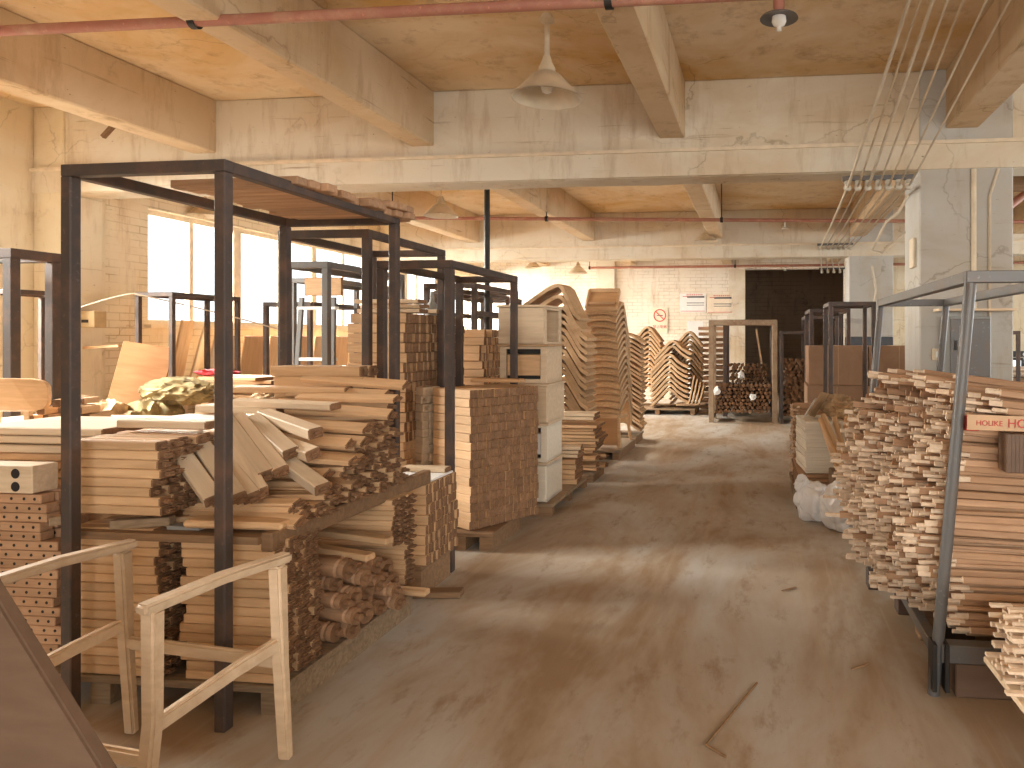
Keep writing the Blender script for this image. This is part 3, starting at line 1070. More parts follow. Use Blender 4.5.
ML = [(leg_mesh(L, r), L) for L, r in ((0.40, 0.038), (0.43, 0.043), (0.42, 0.036))]
for k, (n, z) in enumerate(((8, 0.168), (8, 0.243), (7, 0.318), (5, 0.393), (3, 0.465))):
    for i in range(n):
        me, L = ML[rnd.randrange(3)]
        y = 2.93 + 0.04 * (k % 2) + i * 0.082
        if y > 3.50 or (z > 0.36 and y > 3.30):
            continue
        e = rnd.uniform(-0.09, 0.07) - 0.015 * k
        a = -0.30 + rnd.uniform(-0.16, 0.14)
        if k == 0 and i == 0:
            a = -0.1
        inst('turned_leg', me, (-1.83 + e - L / 2, y + 0.06, z), (rnd.uniform(0, 3), rnd.uniform(-0.02, 0.04), a), 'round turned chair leg in the heap on the plank base', 'chair leg', 'turned legs on the low plank base')
for (x, y, z, a, lab, L) in ((-2.02, 3.22, 0.535, -0.16, 'long pale slat lying over the turned legs', 0.52), (-1.96, 3.06, 0.505, -0.22, 'short flat rail on top of the turned legs', 0.40),
                          (-1.99, 3.58, 0.142, -0.02, 'flat board at the back corner of the plank base', 0.44)):
    b = MB()
    b.box((0, 0, 0), (L, 0.06, 0.03))
    b.bevel(0.005)
    o = b.obj('flat_strip', 'wood')
    o.location = (x, y, z)
    o.rotation_euler = (0, 0.03, a)
    tag(o, lab, 'slat')

stack('thin_rail', 'thin brown rail stacked at the back under the shelf', 'slat', 'rails under the shelf of the nearest rack',
      MF, (-1.86, 3.42, 0.205), 0, 3, 18, 0.064, 0.0265, 0.012, keep=lambda v, w_: w_ >= 9 or v == 2)
# shelf of the near rack
t = thing('shelf_board', 'dark plank shelf carrying the thrown rails', 'shelf', (-2.36, 3.10, 0.705))
b = MB()
b.box((0, 0.0, 0), (0.82, 1.14, 0.03))
b.obj('deck', 'wood_dark', t)
b = MB()
b.box((0.43, 0.12, -0.01), (0.05, 1.34, 0.075))
b.bevel(0.006)
b.obj('edge_beam', 'wood_dark', t)

# thrown rails on the shelf: ends face the aisle, height grows to the back
ZS = 0.722
def pile_h(y):
    if y < 2.95:
        return 0.10
    return 0.10 + (min(y, 3.55) - 2.95) / 0.6 * 0.36
for i in range(13):
    y = 2.74 + i * 0.065
    n = int(pile_h(y) / 0.027)
    for k in range(n):
        me, L = MF[rnd.randrange(3)]
        top = k >= n - 4
        roll = -0.25 + rnd.uniform(-0.12, 0.12) if not top else rnd.uniform(-0.9, 0.4)
        inst('wooden_rail', me, (-1.90 - 0.05 * k / 12 - L / 2 + rnd.uniform(-0.03, 0.03), y + rnd.uniform(-0.006, 0.006), ZS + 0.02 + k * 0.0272),
             (roll * 0.6, rnd.uniform(-0.02, 0.02) + (0.0 if not top else rnd.uniform(-0.06, 0.06)), rnd.uniform(-0.03, 0.03) + (rnd.uniform(-0.12, 0.12) if top else 0)),
             'flat tenoned rail in the jumbled heap on the shelf', 'rail', 'thrown rails on the shelf of the nearest rack')


def aim(p0, p1, roll=0.0):
    x = (Vector(p1) - Vector(p0)).normalized()
    y = Vector((0, 0, 1)).cross(x).normalized()
    z = x.cross(y)
    return Matrix((x, y, z)).transposed() @ Matrix.Rotation(roll, 3, 'X')


MO = rail_mesh(0.43, 0.068, 0.05, 0.03, name='sloping_rail', mats=('wood_light', 'end'))
olab = ['sloping rail thrown nearest to the rail stack', 'second sloping rail from the rail stack', 'third sloping rail from the rail stack', 'fourth sloping rail from the rail stack',
        'fifth sloping rail, behind the rack post', 'sixth sloping rail, just past the rack post', 'broad sloping rail past the post', 'flatter sloping rail over the heap',
        'low tilted rail under the flat one', 'lowest tilted rail at the heap front']
for k, (u0, v0, u1, v1, Ya, Yb, roll) in enumerate((
        (168, 436, 216, 503, 2.80, 2.60, 0.35), (193, 434, 240, 501, 2.86, 2.62, 0.3), (207, 442, 254, 500, 2.90, 2.68, 0.3), (222, 432, 262, 496, 2.96, 2.72, 0.3),
        (224, 418, 268, 478, 3.04, 2.80, 0.3), (235, 416, 283, 474, 3.08, 2.84, 0.35), (252, 418, 293, 455, 3.14, 2.90, 0.3), (262, 414, 318, 434, 3.2, 2.98, 0.15),
        (272, 440, 315, 455, 3.06, 2.92, 0.3), (286, 462, 324, 490, 2.95, 2.82, 0.2))):
    p, q = W(u0, v0, Y=Ya), W(u1, v1, Y=Yb)
    o = inst('wooden_rail', MO, (p + q) / 2, aim(p, q, roll), olab[k], 'rail', 'sloping rails on the heap')
    o.scale = ((q - p).length / 0.46, 1, 1)
for k in range(9):
    y = 2.70 + 0.03 * k
    me, L = MF[k % 3]
    inst('wooden_rail', me, (-1.88 - L / 2 + rnd.uniform(-0.04, 0.03), y, 0.748 + 0.012 * (k % 3)), (rnd.uniform(-0.7, 0.7), 0, rnd.uniform(-0.2, 0.1)),
         'flat tenoned rail in the jumbled heap on the shelf', 'rail', 'thrown rails on the shelf of the nearest rack')
# planks lying over the heap
MP = {}
def plank(label, c, L, wd, th, rot, mat='wood', name='plank', group=None, cat='plank'):
    b = MB()
    b.box((0, 0, 0), (L, wd, th))
    b.bevel(0.005)
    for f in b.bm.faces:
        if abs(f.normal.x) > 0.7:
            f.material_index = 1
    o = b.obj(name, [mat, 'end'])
    o.location = c
    o.rotation_euler = rot
    return tag(o, label, cat, group)


plank('long pale plank laid across the top of the heap', (-2.40, 3.30, 1.165), 0.60, 0.085, 0.034, (0.05, 0.02, -0.08), 'wood_light')
plank('thin plank lying behind the long pale one', (-2.50, 3.50, 1.225), 0.66, 0.10, 0.03, (0.05, 0.0, 0.03))
for k in range(12):
    y = 2.98 + k * 0.05
    z = ZS + 0.05 + pile_h(y) + 0.028 * (k % 2) + (0.02 if k > 9 else 0)
    me, L = MF[k % 3]
    inst('wooden_rail', me, (-2.17 + rnd.uniform(-0.06, 0.05), y, z), (0.45 + rnd.uniform(-0.2, 0.2), 0.02 + rnd.uniform(-0.03, 0.05), -0.06 + rnd.uniform(-0.06, 0.06)),
         'rail lying on the sloping top of the heap', 'rail', 'rails on the sloping top of the heap')
stack('broad_rail', 'pale rail in the neat stack behind the heap', 'rail', 'neat rails behind the heap',
      [(rail_mesh(0.52, 0.075, 0.055, 0.03, name='rail'), 0.52)], (-2.12, 3.57, 0.755), 0.0, 2, 11, 0.078, 0.0565, 0.02)

# loads left of the near rack
MD = []
def drilled_mesh(L, wd, th, holes, r, mats):
    b = MB()
    b.box((0, 0, 0), (L, wd, th))
    b.bevel(0.003)
    for x, z in holes:
        b.lathe([(r, 0.0006), (r * 0.97, 0.0012), (0.0, 0.001)], 16, 1, (x, -wd / 2, z), Matrix.Rotation(PI / 2, 3, 'X'))  # flat dark discs stand in for the shade inside the holes
    return b.mesh('drilled_rail', mats)


md1 = drilled_mesh(0.60, 0.11, 0.115, [(0.22, 0.025), (0.22, -0.03)], 0.021, ['wood_light', 'dark'])
md2 = drilled_mesh(0.30, 0.06, 0.038, [(-0.11, 0), (-0.05, 0), (0.01, 0), (0.07, 0), (0.12, 0)], 0.0065, ['wood_pink', 'dark'])
p = W(0, 491, Y=2.75)
inst('drilled_rail', md1, (W(36, 480, Y=2.62).x - 0.30, 2.66, 0.905), (0, 0, 0.0), 'pale block with two big round holes', 'rail')
for k in range(18):
    for v in range(3):
        x = -2.93 + rnd.uniform(-0.03, 0.02) - (0.06 if k > 12 else 0)
        z = 0.147 + k * 0.0395
        inst('drilled_rail', md2, (x - 0.15, 2.66 + v * 0.064, z), (0, 0, rnd.uniform(-0.03, 0.03)), 'small drilled rail in the stack at the picture edge', 'rail', 'drilled rails at the picture edge')
        if v < 2:
            inst('drilled_rail', md2, (x - 0.46, 2.64 + v * 0.064, z), (0, 0, rnd.uniform(-0.03, 0.03)), 'small drilled rail in the stack at the picture edge', 'rail', 'drilled rails at the picture edge')
pl_spec = [(-3.28, 3.05, 1.075, 0.72), (-3.24, 3.06, 1.035, 0.7), (-3.30, 3.05, 0.995, 0.72)]
for k, (x, y, z, L) in enumerate(pl_spec):
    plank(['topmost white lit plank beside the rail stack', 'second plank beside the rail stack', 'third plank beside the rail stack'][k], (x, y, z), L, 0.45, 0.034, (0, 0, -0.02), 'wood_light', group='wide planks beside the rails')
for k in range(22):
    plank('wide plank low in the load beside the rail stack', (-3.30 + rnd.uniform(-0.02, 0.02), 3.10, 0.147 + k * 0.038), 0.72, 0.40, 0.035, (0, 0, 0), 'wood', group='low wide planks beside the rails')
plank('long pale plank behind the near rail stack', (-2.72, 3.45, 1.125), 0.5, 0.16, 0.04, (0, 0, -0.08), 'wood_light')
plank('second pale plank on the near rail stack', (-2.62, 2.85, 1.118), 0.46, 0.10, 0.035, (0, 0, -0.06), 'wood_light')
plank('wide white plank between the rails and the heap', (-2.75, 3.30, 1.08), 0.6, 0.20, 0.03, (0, 0, -0.1), 'paper')

# curved chair back on a stand + small turned parts (behind the left loads)
yb = 3.75
t = thing('curved_plywood_board', 'rounded plywood chair back standing at the picture edge', 'board', (W(12, 395, Y=yb).x, yb, 0.941))
b = MB()
pr = []
for k in range(28):
    a = 2 * PI * k / 28
    ex = 4.0
    cx, sz = math.cos(a), math.sin(a)
    pr.append((math.copysign(abs(cx) ** (2 / ex), cx) * 0.24, math.copysign(abs(sz) ** (2 / ex), sz) * 0.10))
b.prism(pr, -0.012, 0.012)
for v in b.bm.verts:
    v.co.y += 0.25 * v.co.x ** 2
b.obj('back_panel', 'wood', t, loc=(0, 0, 0.215))
for x in (0.075, -0.14):
    b = MB()
    b.bar((x, 0.03, 0.0), (x, 0.03, 0.20), 0.035, 0.025)
    b.obj('upright', 'wood_light', t)
t = thing('work_table', 'low pale table carrying the curved board and small blocks', 'table', (-4.42, 4.05, 0))
b = MB()
b.box((0, 0, 0.92), (1.75, 1.1, 0.04))
b.bevel(0.004)
b.obj('table_top', 'wood_light', t)
for sx in (-0.8, 0.8):
    for sy in (-0.48, 0.48):
        b = MB()
        b.box((sx, sy, 0.45), (0.07, 0.07, 0.90))
        b.bevel(0.004)
        b.obj('leg', 'wood', t)
def roller_mesh():
    b = MB()
    R = Matrix.Rotation(PI / 2, 3, 'X')
    r = b.lathe([(0.012, 0.1), (0.026, 0.1), (0.026, -0.1), (0.012, -0.1), (0.012, 0.1)], 16, 0, (0, 0, 0), R)
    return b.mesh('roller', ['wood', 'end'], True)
rm = roller_mesh()
for k in range(4):
    p = W(27 + k * 8.5, 440, Y=3.62)
    inst('wooden_roller', rm, (p.x, 3.66, 0.967), (0, 0, rnd.uniform(-0.3, 0.3)), 'hollow wooden roller lying before the chair back', 'roller', 'hollow rollers')
smb = [rail_mesh(0.14, 0.045, 0.045, 0.02, name='small_block'), rail_mesh(0.10, 0.05, 0.035, 0.0, name='small_block')]
for k in range(34):
    z = 0.964 + (k // 9) * 0.047
    inst('small_block', smb[k % 2], (W(62 + (k % 9) * 4.5 - (k // 9) * 1, 430, Y=3.95).x + rnd.uniform(-0.02, 0.02), 3.82 + rnd.uniform(0, 0.22), z),
         (0, 0, rnd.uniform(-1.9, -0.9)), 'small pale wooden block heaped behind the near rack post', 'block', 'small blocks behind the post')

# slats on top of the near rack
MTs = [(rail_mesh(0.62, 0.07, 0.035, 0.0, name='board', mats=('wood_pink', 'wood_pink')), 0.62)]
for k in range(14):
    for lyr in range(1 if k < 9 else 2):
        inst('wooden_board', MTs[0][0], (R1X + 0.40 + rnd.uniform(-0.04, 0.05), 2.86 + k * 0.074, 2.185 + lyr * 0.037), (0, 0, rnd.uniform(-0.03, 0.03) - 0.05),
             'board laid across the top bars of the nearest rack', 'board', 'boards on top of the nearest rack')

# --- load after the near rack: narrow blocks
pallet('dark pallet under the short stack of narrow blocks', -2.48, -1.99, 3.98, 4.26, 0.15, 0.03, mat='wood_dark', deck='wood_dark')
MN = [(rail_mesh(0.32, 0.028, 0.056, 0.0, name='narrow_block'), 0.32)]
stack('narrow_block', 'narrow block on edge in the short stack past the nearest rack', 'block', 'narrow blocks past the nearest rack',
      MN, (-1.90, 3.845, 0.218), 0, 14, 8, 0.0297, 0.058, 0.012)
pallet('low dark skid under the narrow blocks', -2.22, -1.93, 3.83, 4.25, 0.188, 0.03, mat='wood_dark', deck='wood_dark')
b = MB()
b.box((0, 0, 0), (0.29, 0.34, 0.012))
b.bevel(0.003)
tag(b.obj('paper_sheet', 'paper', loc=(-2.06, 4.04, 0.662)), 'white sheet lying on the short stack of narrow blocks', 'sheet')
plank('pale board on the white sheet by the rack post', (-2.07, 4.16, 0.685), 0.30, 0.08, 0.03, (0, 0, -0.05), 'wood_light')
b = MB()
b.bar((-1.99, 3.86, 0.02), (-1.72, 3.90, 0.02), 0.09, 0.035)
b.bevel(0.004)
tag(b.obj('floor_batten', 'wood_dark'), 'dark batten lying on the lit floor beside the narrow blocks', 'batten')

# --- square stack of blocks in its rack
YBk = math.atan2(-0.53, 0.86)
MB_ = [(rail_mesh(L, 0.0325, 0.060, 0.0, name='square_block', bev=0.003), L) for L in (0.46, 0.47)]
pallet('dark skid under the square stack of blocks', -2.36, -1.86, 4.72, 5.35, 0.13, 0.03, mat='wood_dark', deck='wood_dark')
stack('square_block', 'block in the neat square stack beside the aisle', 'block', 'blocks of the neat square stack',
      MB_, (-2.03, 4.77, 0.165), YBk, 18, 16, 0.0345, 0.0622, 0.010, jyaw=0.004)
stack('square_block', 'pale notched block in the column behind the square stack', 'block', 'pale blocks behind the square stack',
      [(rail_mesh(0.20, 0.05, 0.060, 0.02, name='pale_block', mats=('wood_light', 'wood_light')), 0.20)], (-2.03 - 0.86 * 0.53 + 0.53 * -0.04, 4.77 + 0.53 * 0.53 - 0.86 * 0.04, 0.165), YBk, 3, 16, 0.055, 0.0622, 0.03)
b = MB()
b.prism([(-0.2, 0), (0.2, 0), (0.19, 0.025), (-0.19, 0.03)], -0.06, 0.06)
b.bevel(0.006)
o = tag(b.obj('flat_board', 'ply', loc=(-1.98, 5.14, 1.165)), 'thin curved board on top of the square stack', 'board')

# --- tall stack of small blocks behind
MS = [(rail_mesh(L, 0.040, 0.069, 0.0, name='small_end_block', bev=0.003), L) for L in (0.44, 0.455)]
stack('end_block', 'small block in the tall brown stack behind the rack posts', 'block', 'blocks of the tall brown stack',
      MS, (-2.60, 4.92, 0.765), 0, 23, 13, 0.0445, 0.0735, 0.016)
b = MB()
for k in range(9):
    for v in range(23):
        L = 0.45
        b.box((-2.60 - L / 2 + rnd.uniform(-0.015, 0.015), 4.92 + v * 0.0445, 0.165 + k * 0.0665), (L, 0.040, 0.062))
tag(b.obj('stacked_blocks', 'wood'), 'shaded lower layers of the tall brown stack', 'blocks', kind='stuff')
pallet('pallet under the tall brown stack', -3.06, -2.62, 4.88, 5.95, 0.13)
for k, (y, z, yw) in enumerate(((5.05, 1.705, 0.02), (5.08, 1.74, -0.06), (5.3, 1.71, 0.1), (5.02, 1.775, 0.03))):
    plank('pale plank on top of the tall brown stack', (-2.78, y, z), 0.5, 0.14, 0.03, (0, 0, yw), 'wood_light', group='planks on the tall brown stack')
stack('rough_block', 'loose block in the ragged stack past the rack post', 'block', 'ragged blocks past the post',
      MS, (-2.50, 6.10, 0.60), 0, 10, 14, 0.05, 0.0725, 0.03, jroll=0.15)
pallet('pallet under the ragged blocks', -2.95, -2.5, 6.06, 6.6, 0.563)

# --- tower of cabinets
def cabinet(kind, label, z, dx=0.0, rz=0.0, w_=0.41, d_=0.46, h_=0.332):
    t = thing('bedside_cabinet', label, 'cabinet', (-1.995 + dx, 5.98, z), rz, 'tower of bedside cabinets')
    th = 0.02
    b = MB()
    b.box((0, 0, th / 2), (w_, d_, th))
    b.box((0, 0, h_ - th * 1.5), (w_, d_, th))
    b.box((-w_ / 2 + th / 2, 0, h_ / 2 - th / 2), (th, d_, h_ - th * 3 + 0.02))
    b.box((0, d_ / 2 - th / 2, h_ / 2 - th / 2), (w_ - th * 2, th, h_ - th * 3 + 0.02))
    if kind == 'side':
        for y in (-d_ / 2 + 0.03, d_ / 2 - 0.03):
            b.box((w_ / 2 - th / 2, y, h_ / 2 - th / 2), (th, 0.06, h_ - th * 3 + 0.02))
        b.box((0.02, 0.0, h_ / 2), (th, d_ - 0.1, h_ - 0.1))
    else:
        b.box((w_ / 2 - th / 2, 0, h_ / 2 - th / 2), (th, d_, h_ - th * 3 + 0.02))
    b.bevel(0.002)
    cm = 'pale_panel' if z < 0.6 else 'wood_light'
    b.obj('body', cm, t)
    b = MB()
    b.box((0.0, -0.008, h_ - th / 2 + 0.001), (w_ + 0.03, d_ + 0.03, th))
    b.bevel(0.004)
    b.obj('top_panel', 'wood_light' if kind != 'slots' else 'wood', t)
    b = MB()
    if kind in ('side', 'closed'):
        b.box((0, -d_ / 2 - 0.008, h_ / 2 - th / 2), (w_ - 0.01, 0.016, h_ - th - 0.012))
        b.bevel(0.003)
        b.obj('front_panel', cm, t)
    else:
        b.box((0, -d_ / 2 + 0.012, h_ / 2 - 0.01), (w_ - 0.12, 0.018, h_ - 0.155))
        b.bevel(0.003)
        b.obj('drawer_front', 'wood' if kind == 'slots' else 'white', t)
        b = MB()
        for x in (-w_ / 2 + 0.028, w_ / 2 - 0.028):
            b.box((x, -d_ / 2 - 0.004, h_ / 2 - th / 2), (0.055, 0.012, h_ - th - 0.012))
        b.box((0, -d_ / 2 - 0.004, 0.02), (w_ - 0.11, 0.012, 0.035))
        b.bevel(0.002)
        b.obj('front_frame', cm, t)
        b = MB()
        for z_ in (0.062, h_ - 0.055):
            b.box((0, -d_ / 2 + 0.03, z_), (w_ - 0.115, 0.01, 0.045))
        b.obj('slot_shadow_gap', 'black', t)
    return t


pallet('flat pallet under the tower of bedside cabinets', -2.25, -1.72, 5.70, 6.95, 0.11, 0.03, along='X', mat='wood_dark', deck='pallet')
cabinet('closed', 'lowest bedside cabinet of the tower', 0.112, 0.0)
cabinet('slots_white', 'pale bedside cabinet with dark slots second from the floor', 0.446, 0.0, 0.02)
cabinet('closed', 'middle bedside cabinet of the tower with grained front', 0.780, 0.015, -0.02)
cabinet('slots', 'bedside cabinet with a drawer between two black slots', 1.114, 0.0, 0.01)
cabinet('side', 'topmost bedside cabinet of the tower, open at the side', 1.448, -0.01, -0.03)

# --- flat boards and offcuts behind the cabinets
for k in range(9):
    plank('shaped board in the low pile behind the cabinet tower', (-1.98 + rnd.uniform(-0.05, 0.05), 7.36 + rnd.uniform(-0.03, 0.03), 0.305 + k * 0.033), 0.56, 0.42, 0.028, (rnd.uniform(-0.01, 0.01), 0, rnd.uniform(-0.05, 0.05)), 'wood', group='boards behind the cabinets')
for k, z in enumerate((0.635, 0.672)):
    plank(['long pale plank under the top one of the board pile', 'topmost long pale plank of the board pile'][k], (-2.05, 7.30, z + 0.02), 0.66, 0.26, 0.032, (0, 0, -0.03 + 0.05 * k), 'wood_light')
for k in range(10):
    me, L = MF[k % 3]
    inst('wooden_rail', me, (-1.93 - (k % 2) * 0.06, 7.12 + (k % 5) * 0.085, 0.145 + (k // 5) * 0.09 + 0.012 * (k % 2)), (rnd.uniform(-0.4, 0.4), 0.0, rnd.uniform(-0.25, 0.1)),
         'rail under the board pile behind the cabinet tower', 'rail', 'rails under the board pile')
pallet('low pallet under the board pile', -2.3, -1.70, 7.08, 7.62, 0.11, mat='wood_dark')
for k in range(5):
    plank('short offcut stacked on the pallet behind the cabinets', (-1.84, 6.60, 0.13 + k * 0.048), 0.22, 0.24, 0.044, (0, 0, rnd.uniform(-0.1, 0.1)), 'wood', group='offcuts behind the cabinets')
for k in range(3):
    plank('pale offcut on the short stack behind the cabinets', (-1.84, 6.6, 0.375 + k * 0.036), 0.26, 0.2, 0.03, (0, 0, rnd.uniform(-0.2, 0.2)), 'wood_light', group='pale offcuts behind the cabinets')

# --- bent chair shells
def shell_mesh(prof, th, depth, arch=0.0, nx=6, mats=('shell', 'shell_edge'), name='chair_shell'):
    """bent sheet: centre line prof (a,z) in XZ swept along Y; upper side offset by th"""
    P = [Vector((a, 0, z)) for a, z in prof]
    up = []
    for i, p in enumerate(P):
        t = (P[min(i + 1, len(P) - 1)] - P[max(i - 1, 0)]).normalized()
        up.append(p + Vector((-t.z, 0, t.x)) * th * (1 if t.x > 0 else -1))
    b = MB()
    ringsA = []
    for j in range(nx + 1):
        y = -depth / 2 + depth * j / nx
        dz = arch * (1 - (2 * j / nx - 1) ** 2)
        ring = [b.bm.verts.new((p.x, y, p.z + dz)) for p in P] + [b.bm.verts.new((p.x, y, p.z + dz)) for p in reversed(up)]
        ringsA.append(ring)
    n = len(ringsA[0])
    for a, c in zip(ringsA, ringsA[1:]):
        for k in range(n):
            f = b.bm.faces.new((a[k], c[k], c[(k + 1) % n], a[(k + 1) % n]))
            if k in (len(P) - 1, n - 1):
                f.material_index = 1
    for ring in (ringsA[0], ringsA[-1]):
        m_ = len(P)
        for k in range(m_ - 1):
            f = b.bm.faces.new((ring[k], ring[k + 1], ring[n - 2 - k], ring[n - 1 - k]))
            f.material_index = 1
    return b.mesh(name, list(mats))


c1 = shell_mesh([(-0.52, -0.40), (-0.34, -0.24), (-0.12, -0.06), (-0.03, -0.005), (0.0, 0.0), (0.03, -0.02), (0.12, -0.17), (0.20, -0.30), (0.28, -0.36)], 0.042, 0.46)
pallet('pallet under the bent shells behind the cabinet tower', -2.86, -1.99, 7.75, 8.42, 0.12, mat='wood_dark')
for k in range(19):
    z = 0.56 + k * 0.081 + (0.05 if k > 16 else 0) + (0.05 if k > 17 else 0)
    inst('chair_shell', c1, (-2.27 + rnd.uniform(-0.012, 0.012) + (-0.03 if k > 16 else 0), 8.10, z - 0.03), (0, (0.10 if k > 16 else 0), rnd.uniform(-0.03, 0.03)),
         'bent chair shell in the stack rising behind the cabinet tower', 'chair shell', 'bent shells behind the cabinet tower')
c2 = shell_mesh([(-0.03, -0.03), (0.0, 0.0), (0.22, 0.09), (0.42, 0.14), (0.48, 0.135), (0.54, 0.09), (0.72, -0.12), (0.82, -0.24)], 0.036, 0.42, 0.035, 8)
pallet('dark pallet under the tall stack of curved shells', -2.20, -1.70, 8.45, 9.55, 0.12, mat='wood_dark')
for k in range(16):
    z = 0.55 + k * 0.083
    inst('chair_shell', c2, (-1.935 + rnd.uniform(-0.01, 0.01) - 0.004 * k, 8.62 + rnd.uniform(-0.012, 0.012), z), (0, 0, PI / 2 + rnd.uniform(-0.02, 0.02)),
         'curved chair shell in the tall stack at the aisle edge', 'chair shell', 'curved shells at the aisle edge')
t = thing('unfinished_chair', 'open box shaped chair frame topping the tall shell stack', 'chair', (-1.98, 8.68, 1.87), 0)
b = MB()
for x in (-0.195, 0.195):
    b.bar((x, -0.06, 0.0), (x, 0.12, 0.24), 0.03, 0.05)
b.bar((-0.2, -0.06, 0.0), (0.2, -0.06, 0.0), 0.03, 0.05)
b.bar((-0.2, 0.12, 0.24), (0.2, 0.12, 0.24), 0.03, 0.05)
b.bevel(0.006)
b.obj('frame', 'shell', t)
b = MB()
b.bar((0, -0.045, 0.01), (0, 0.15, 0.235), 0.37, 0.014)
b.obj('back_panel', 'ply', t)
b = MB()
b.bar((-0.17, -0.02, 0.07), (0.17, -0.02, 0.07), 0.05, 0.03)
b.obj('cross_rail', 'wood', t)
t = thing('unfinished_chair', 'open chair frame standing under the tall shell stack', 'chair', (-1.94, 8.62, 0.122), 0)
b = MB()
for x in (-0.19, 0.19):
    b.bar((x, 0.02, 0.0), (x, -0.05, 0.40), 0.035, 0.05)
    b.bar((x, -0.05, 0.40), (x, 0.5, 0.36), 0.035, 0.05)
    b.bar((x, 0.5, 0.36), (x, 0.78, 0.0), 0.035, 0.05)
b.bar((-0.19, -0.05, 0.40), (0.19, -0.05, 0.40), 0.04, 0.05)
b.bevel(0.006)
b.obj('frame', 'shell', t)
b = MB()
b.bar((0, 0.045, 0.03), (0, -0.02, 0.38), 0.34, 0.014)
b.obj('front_panel', 'ply', t)
c2b = shell_mesh([(-0.25, -0.10), (-0.1, 0.0), (0.0, 0.03), (0.1, 0.0), (0.25, -0.10)], 0.03, 0.36)
for k in range(20):
    inst('chair_shell', c2b, (-1.93 + rnd.uniform(-0.02, 0.02), 9.98, 0.265 + k * 0.066), (0, 0, rnd.uniform(-0.02, 0.02)),
         'shallow shell in the lower stack behind the tall one', 'chair shell', 'shallow shells behind the tall stack')
pallet('dark pallet under the shallow shells', -2.20, -1.72, 9.72, 10.3, 0.12, mat='wood_dark')

YC = 13.9
pallet('long low platform under the far bent shells', -2.75, -1.25, YC - 0.35, YC + 0.75, 0.12, mat='wood_dark')
c3 = shell_mesh([(-0.36, -0.38), (-0.20, -0.21), (-0.04, -0.02), (0.0, 0.0), (0.05, -0.03), (0.16, -0.17), (0.25, -0.29)], 0.045, 0.5)
x3 = W(649, 330, Y=YC + 0.35).x
for k in range(13):
    inst('chair_shell', c3, (x3 + rnd.uniform(-0.012, 0.012), YC + 0.40, 0.52 + k * 0.098), (0, 0, rnd.uniform(-0.02, 0.02)),
         'bent shell in the far stack nearest the aisle shells', 'chair shell', 'far bent shells, first stack')
c4 = shell_mesh([(-0.35, -0.34), (-0.2, -0.18), (-0.05, -0.02), (0.0, 0.0), (0.05, -0.03), (0.14, -0.13), (0.26, -0.21), (0.36, -0.25)], 0.05, 0.5)
x4 = W(669, 354, Y=YC - 0.25).x
for k in range(10):
    top = k > 7
    inst('chair_shell', c4, (x4 + rnd.uniform(-0.012, 0.012) + (0.08 if top else 0), YC - 0.02, 0.47 + k * 0.098 + (0.06 if top else 0)), (0, 0, rnd.uniform(-0.02, 0.02)),
         'bent shell in the splayed far stack before the wall notices', 'chair shell', 'far bent shells, splayed stack')
x5 = W(690, 330, Y=YC + 0.5).x
for k in range(12):
    inst('chair_shell', c3, (x5 + rnd.uniform(-0.012, 0.012), YC + 0.45, 0.52 + k * 0.098), (0, 0, rnd.uniform(-0.02, 0.02)),
         'bent shell in the far stack below the notice boards', 'chair shell', 'far bent shells, last stack')
c6 = shell_mesh([(-0.25, -0.02), (-0.05, 0.0), (0.0, 0.02), (0.03, 0.08), (0.07, 0.3), (0.12, 0.6)], 0.03, 0.4)
for k in range(4):
    inst('chair_shell', c6, (W(690, 400, Y=13.7).x + 0.065 * k - 0.02, 13.82, 0.19 + 0.0 * k), (0, 0.0, 0), 'L shaped shell standing at the end of the far platform', 'chair shell', 'L shaped shells on the far platform', scale=(1, 1, 0.95 - 0.1 * k))
b = MB()
b.box((W(695, 325, Y=16.4).x, 16.5, 0.95), (0.36, 0.04, 1.9))
b.bevel(0.004)
tag(b.obj('white_board', 'white'), 'plain white board standing below the notice boards', 'board')
for k in range(15):
    plank('dark plank in the stack between the shells and tan rack', (W(712, 360, Y=14.9).x, 15.0, 0.05 + k * 0.118), 0.55, 0.5, 0.07, (0, 0, rnd.uniform(-0.05, 0.05)), 'wood_pink' if k % 3 else 'wood_dark', group='planks between the shells and the tan rack')

# --- far racks of dark turned legs
ml2 = [(leg_mesh(L, r, 'walnut', n=10), L) for L, r in ((0.62, 0.032), (0.64, 0.036), (0.60, 0.028))]
def leg_pile(label, group, x0, x1, y, z0, z1, pitch=0.074):
    nx = int((x1 - x0) / pitch)
    k = 0
    z = z0
    while z < z1:
        for i in range(nx):
            x = x0 + (i + 0.5 + 0.5 * (k % 2)) * pitch + rnd.uniform(-0.006, 0.006)
            if x > x1:
                continue
            me, L = ml2[rnd.randrange(3)]
            inst('dark_turned_leg', me, (x, y + L / 2 + rnd.uniform(-0.05, 0.03), z + rnd.uniform(-0.004, 0.004)), (rnd.uniform(-0.04, 0.04), 0, -PI / 2 + rnd.uniform(-0.05, 0.05)), label, 'chair leg', group)
        k += 1
        z += pitch * 0.88
leg_pile('brown turned leg in the front heap of the tan rack', 'legs in the tan rack', -0.80, 0.20, 12.50, 0.20, 0.66)
leg_pile('dark turned leg in the rear heap behind the tan rack', 'legs in the rear rack', -0.60, 0.20, 13.42, 0.20, 1.00)
leg_pile('dark turned leg in the narrow rack beside the tan one', 'legs in the narrow rack', 0.42, 0.80, 12.46, 0.16, 1.12, 0.06)
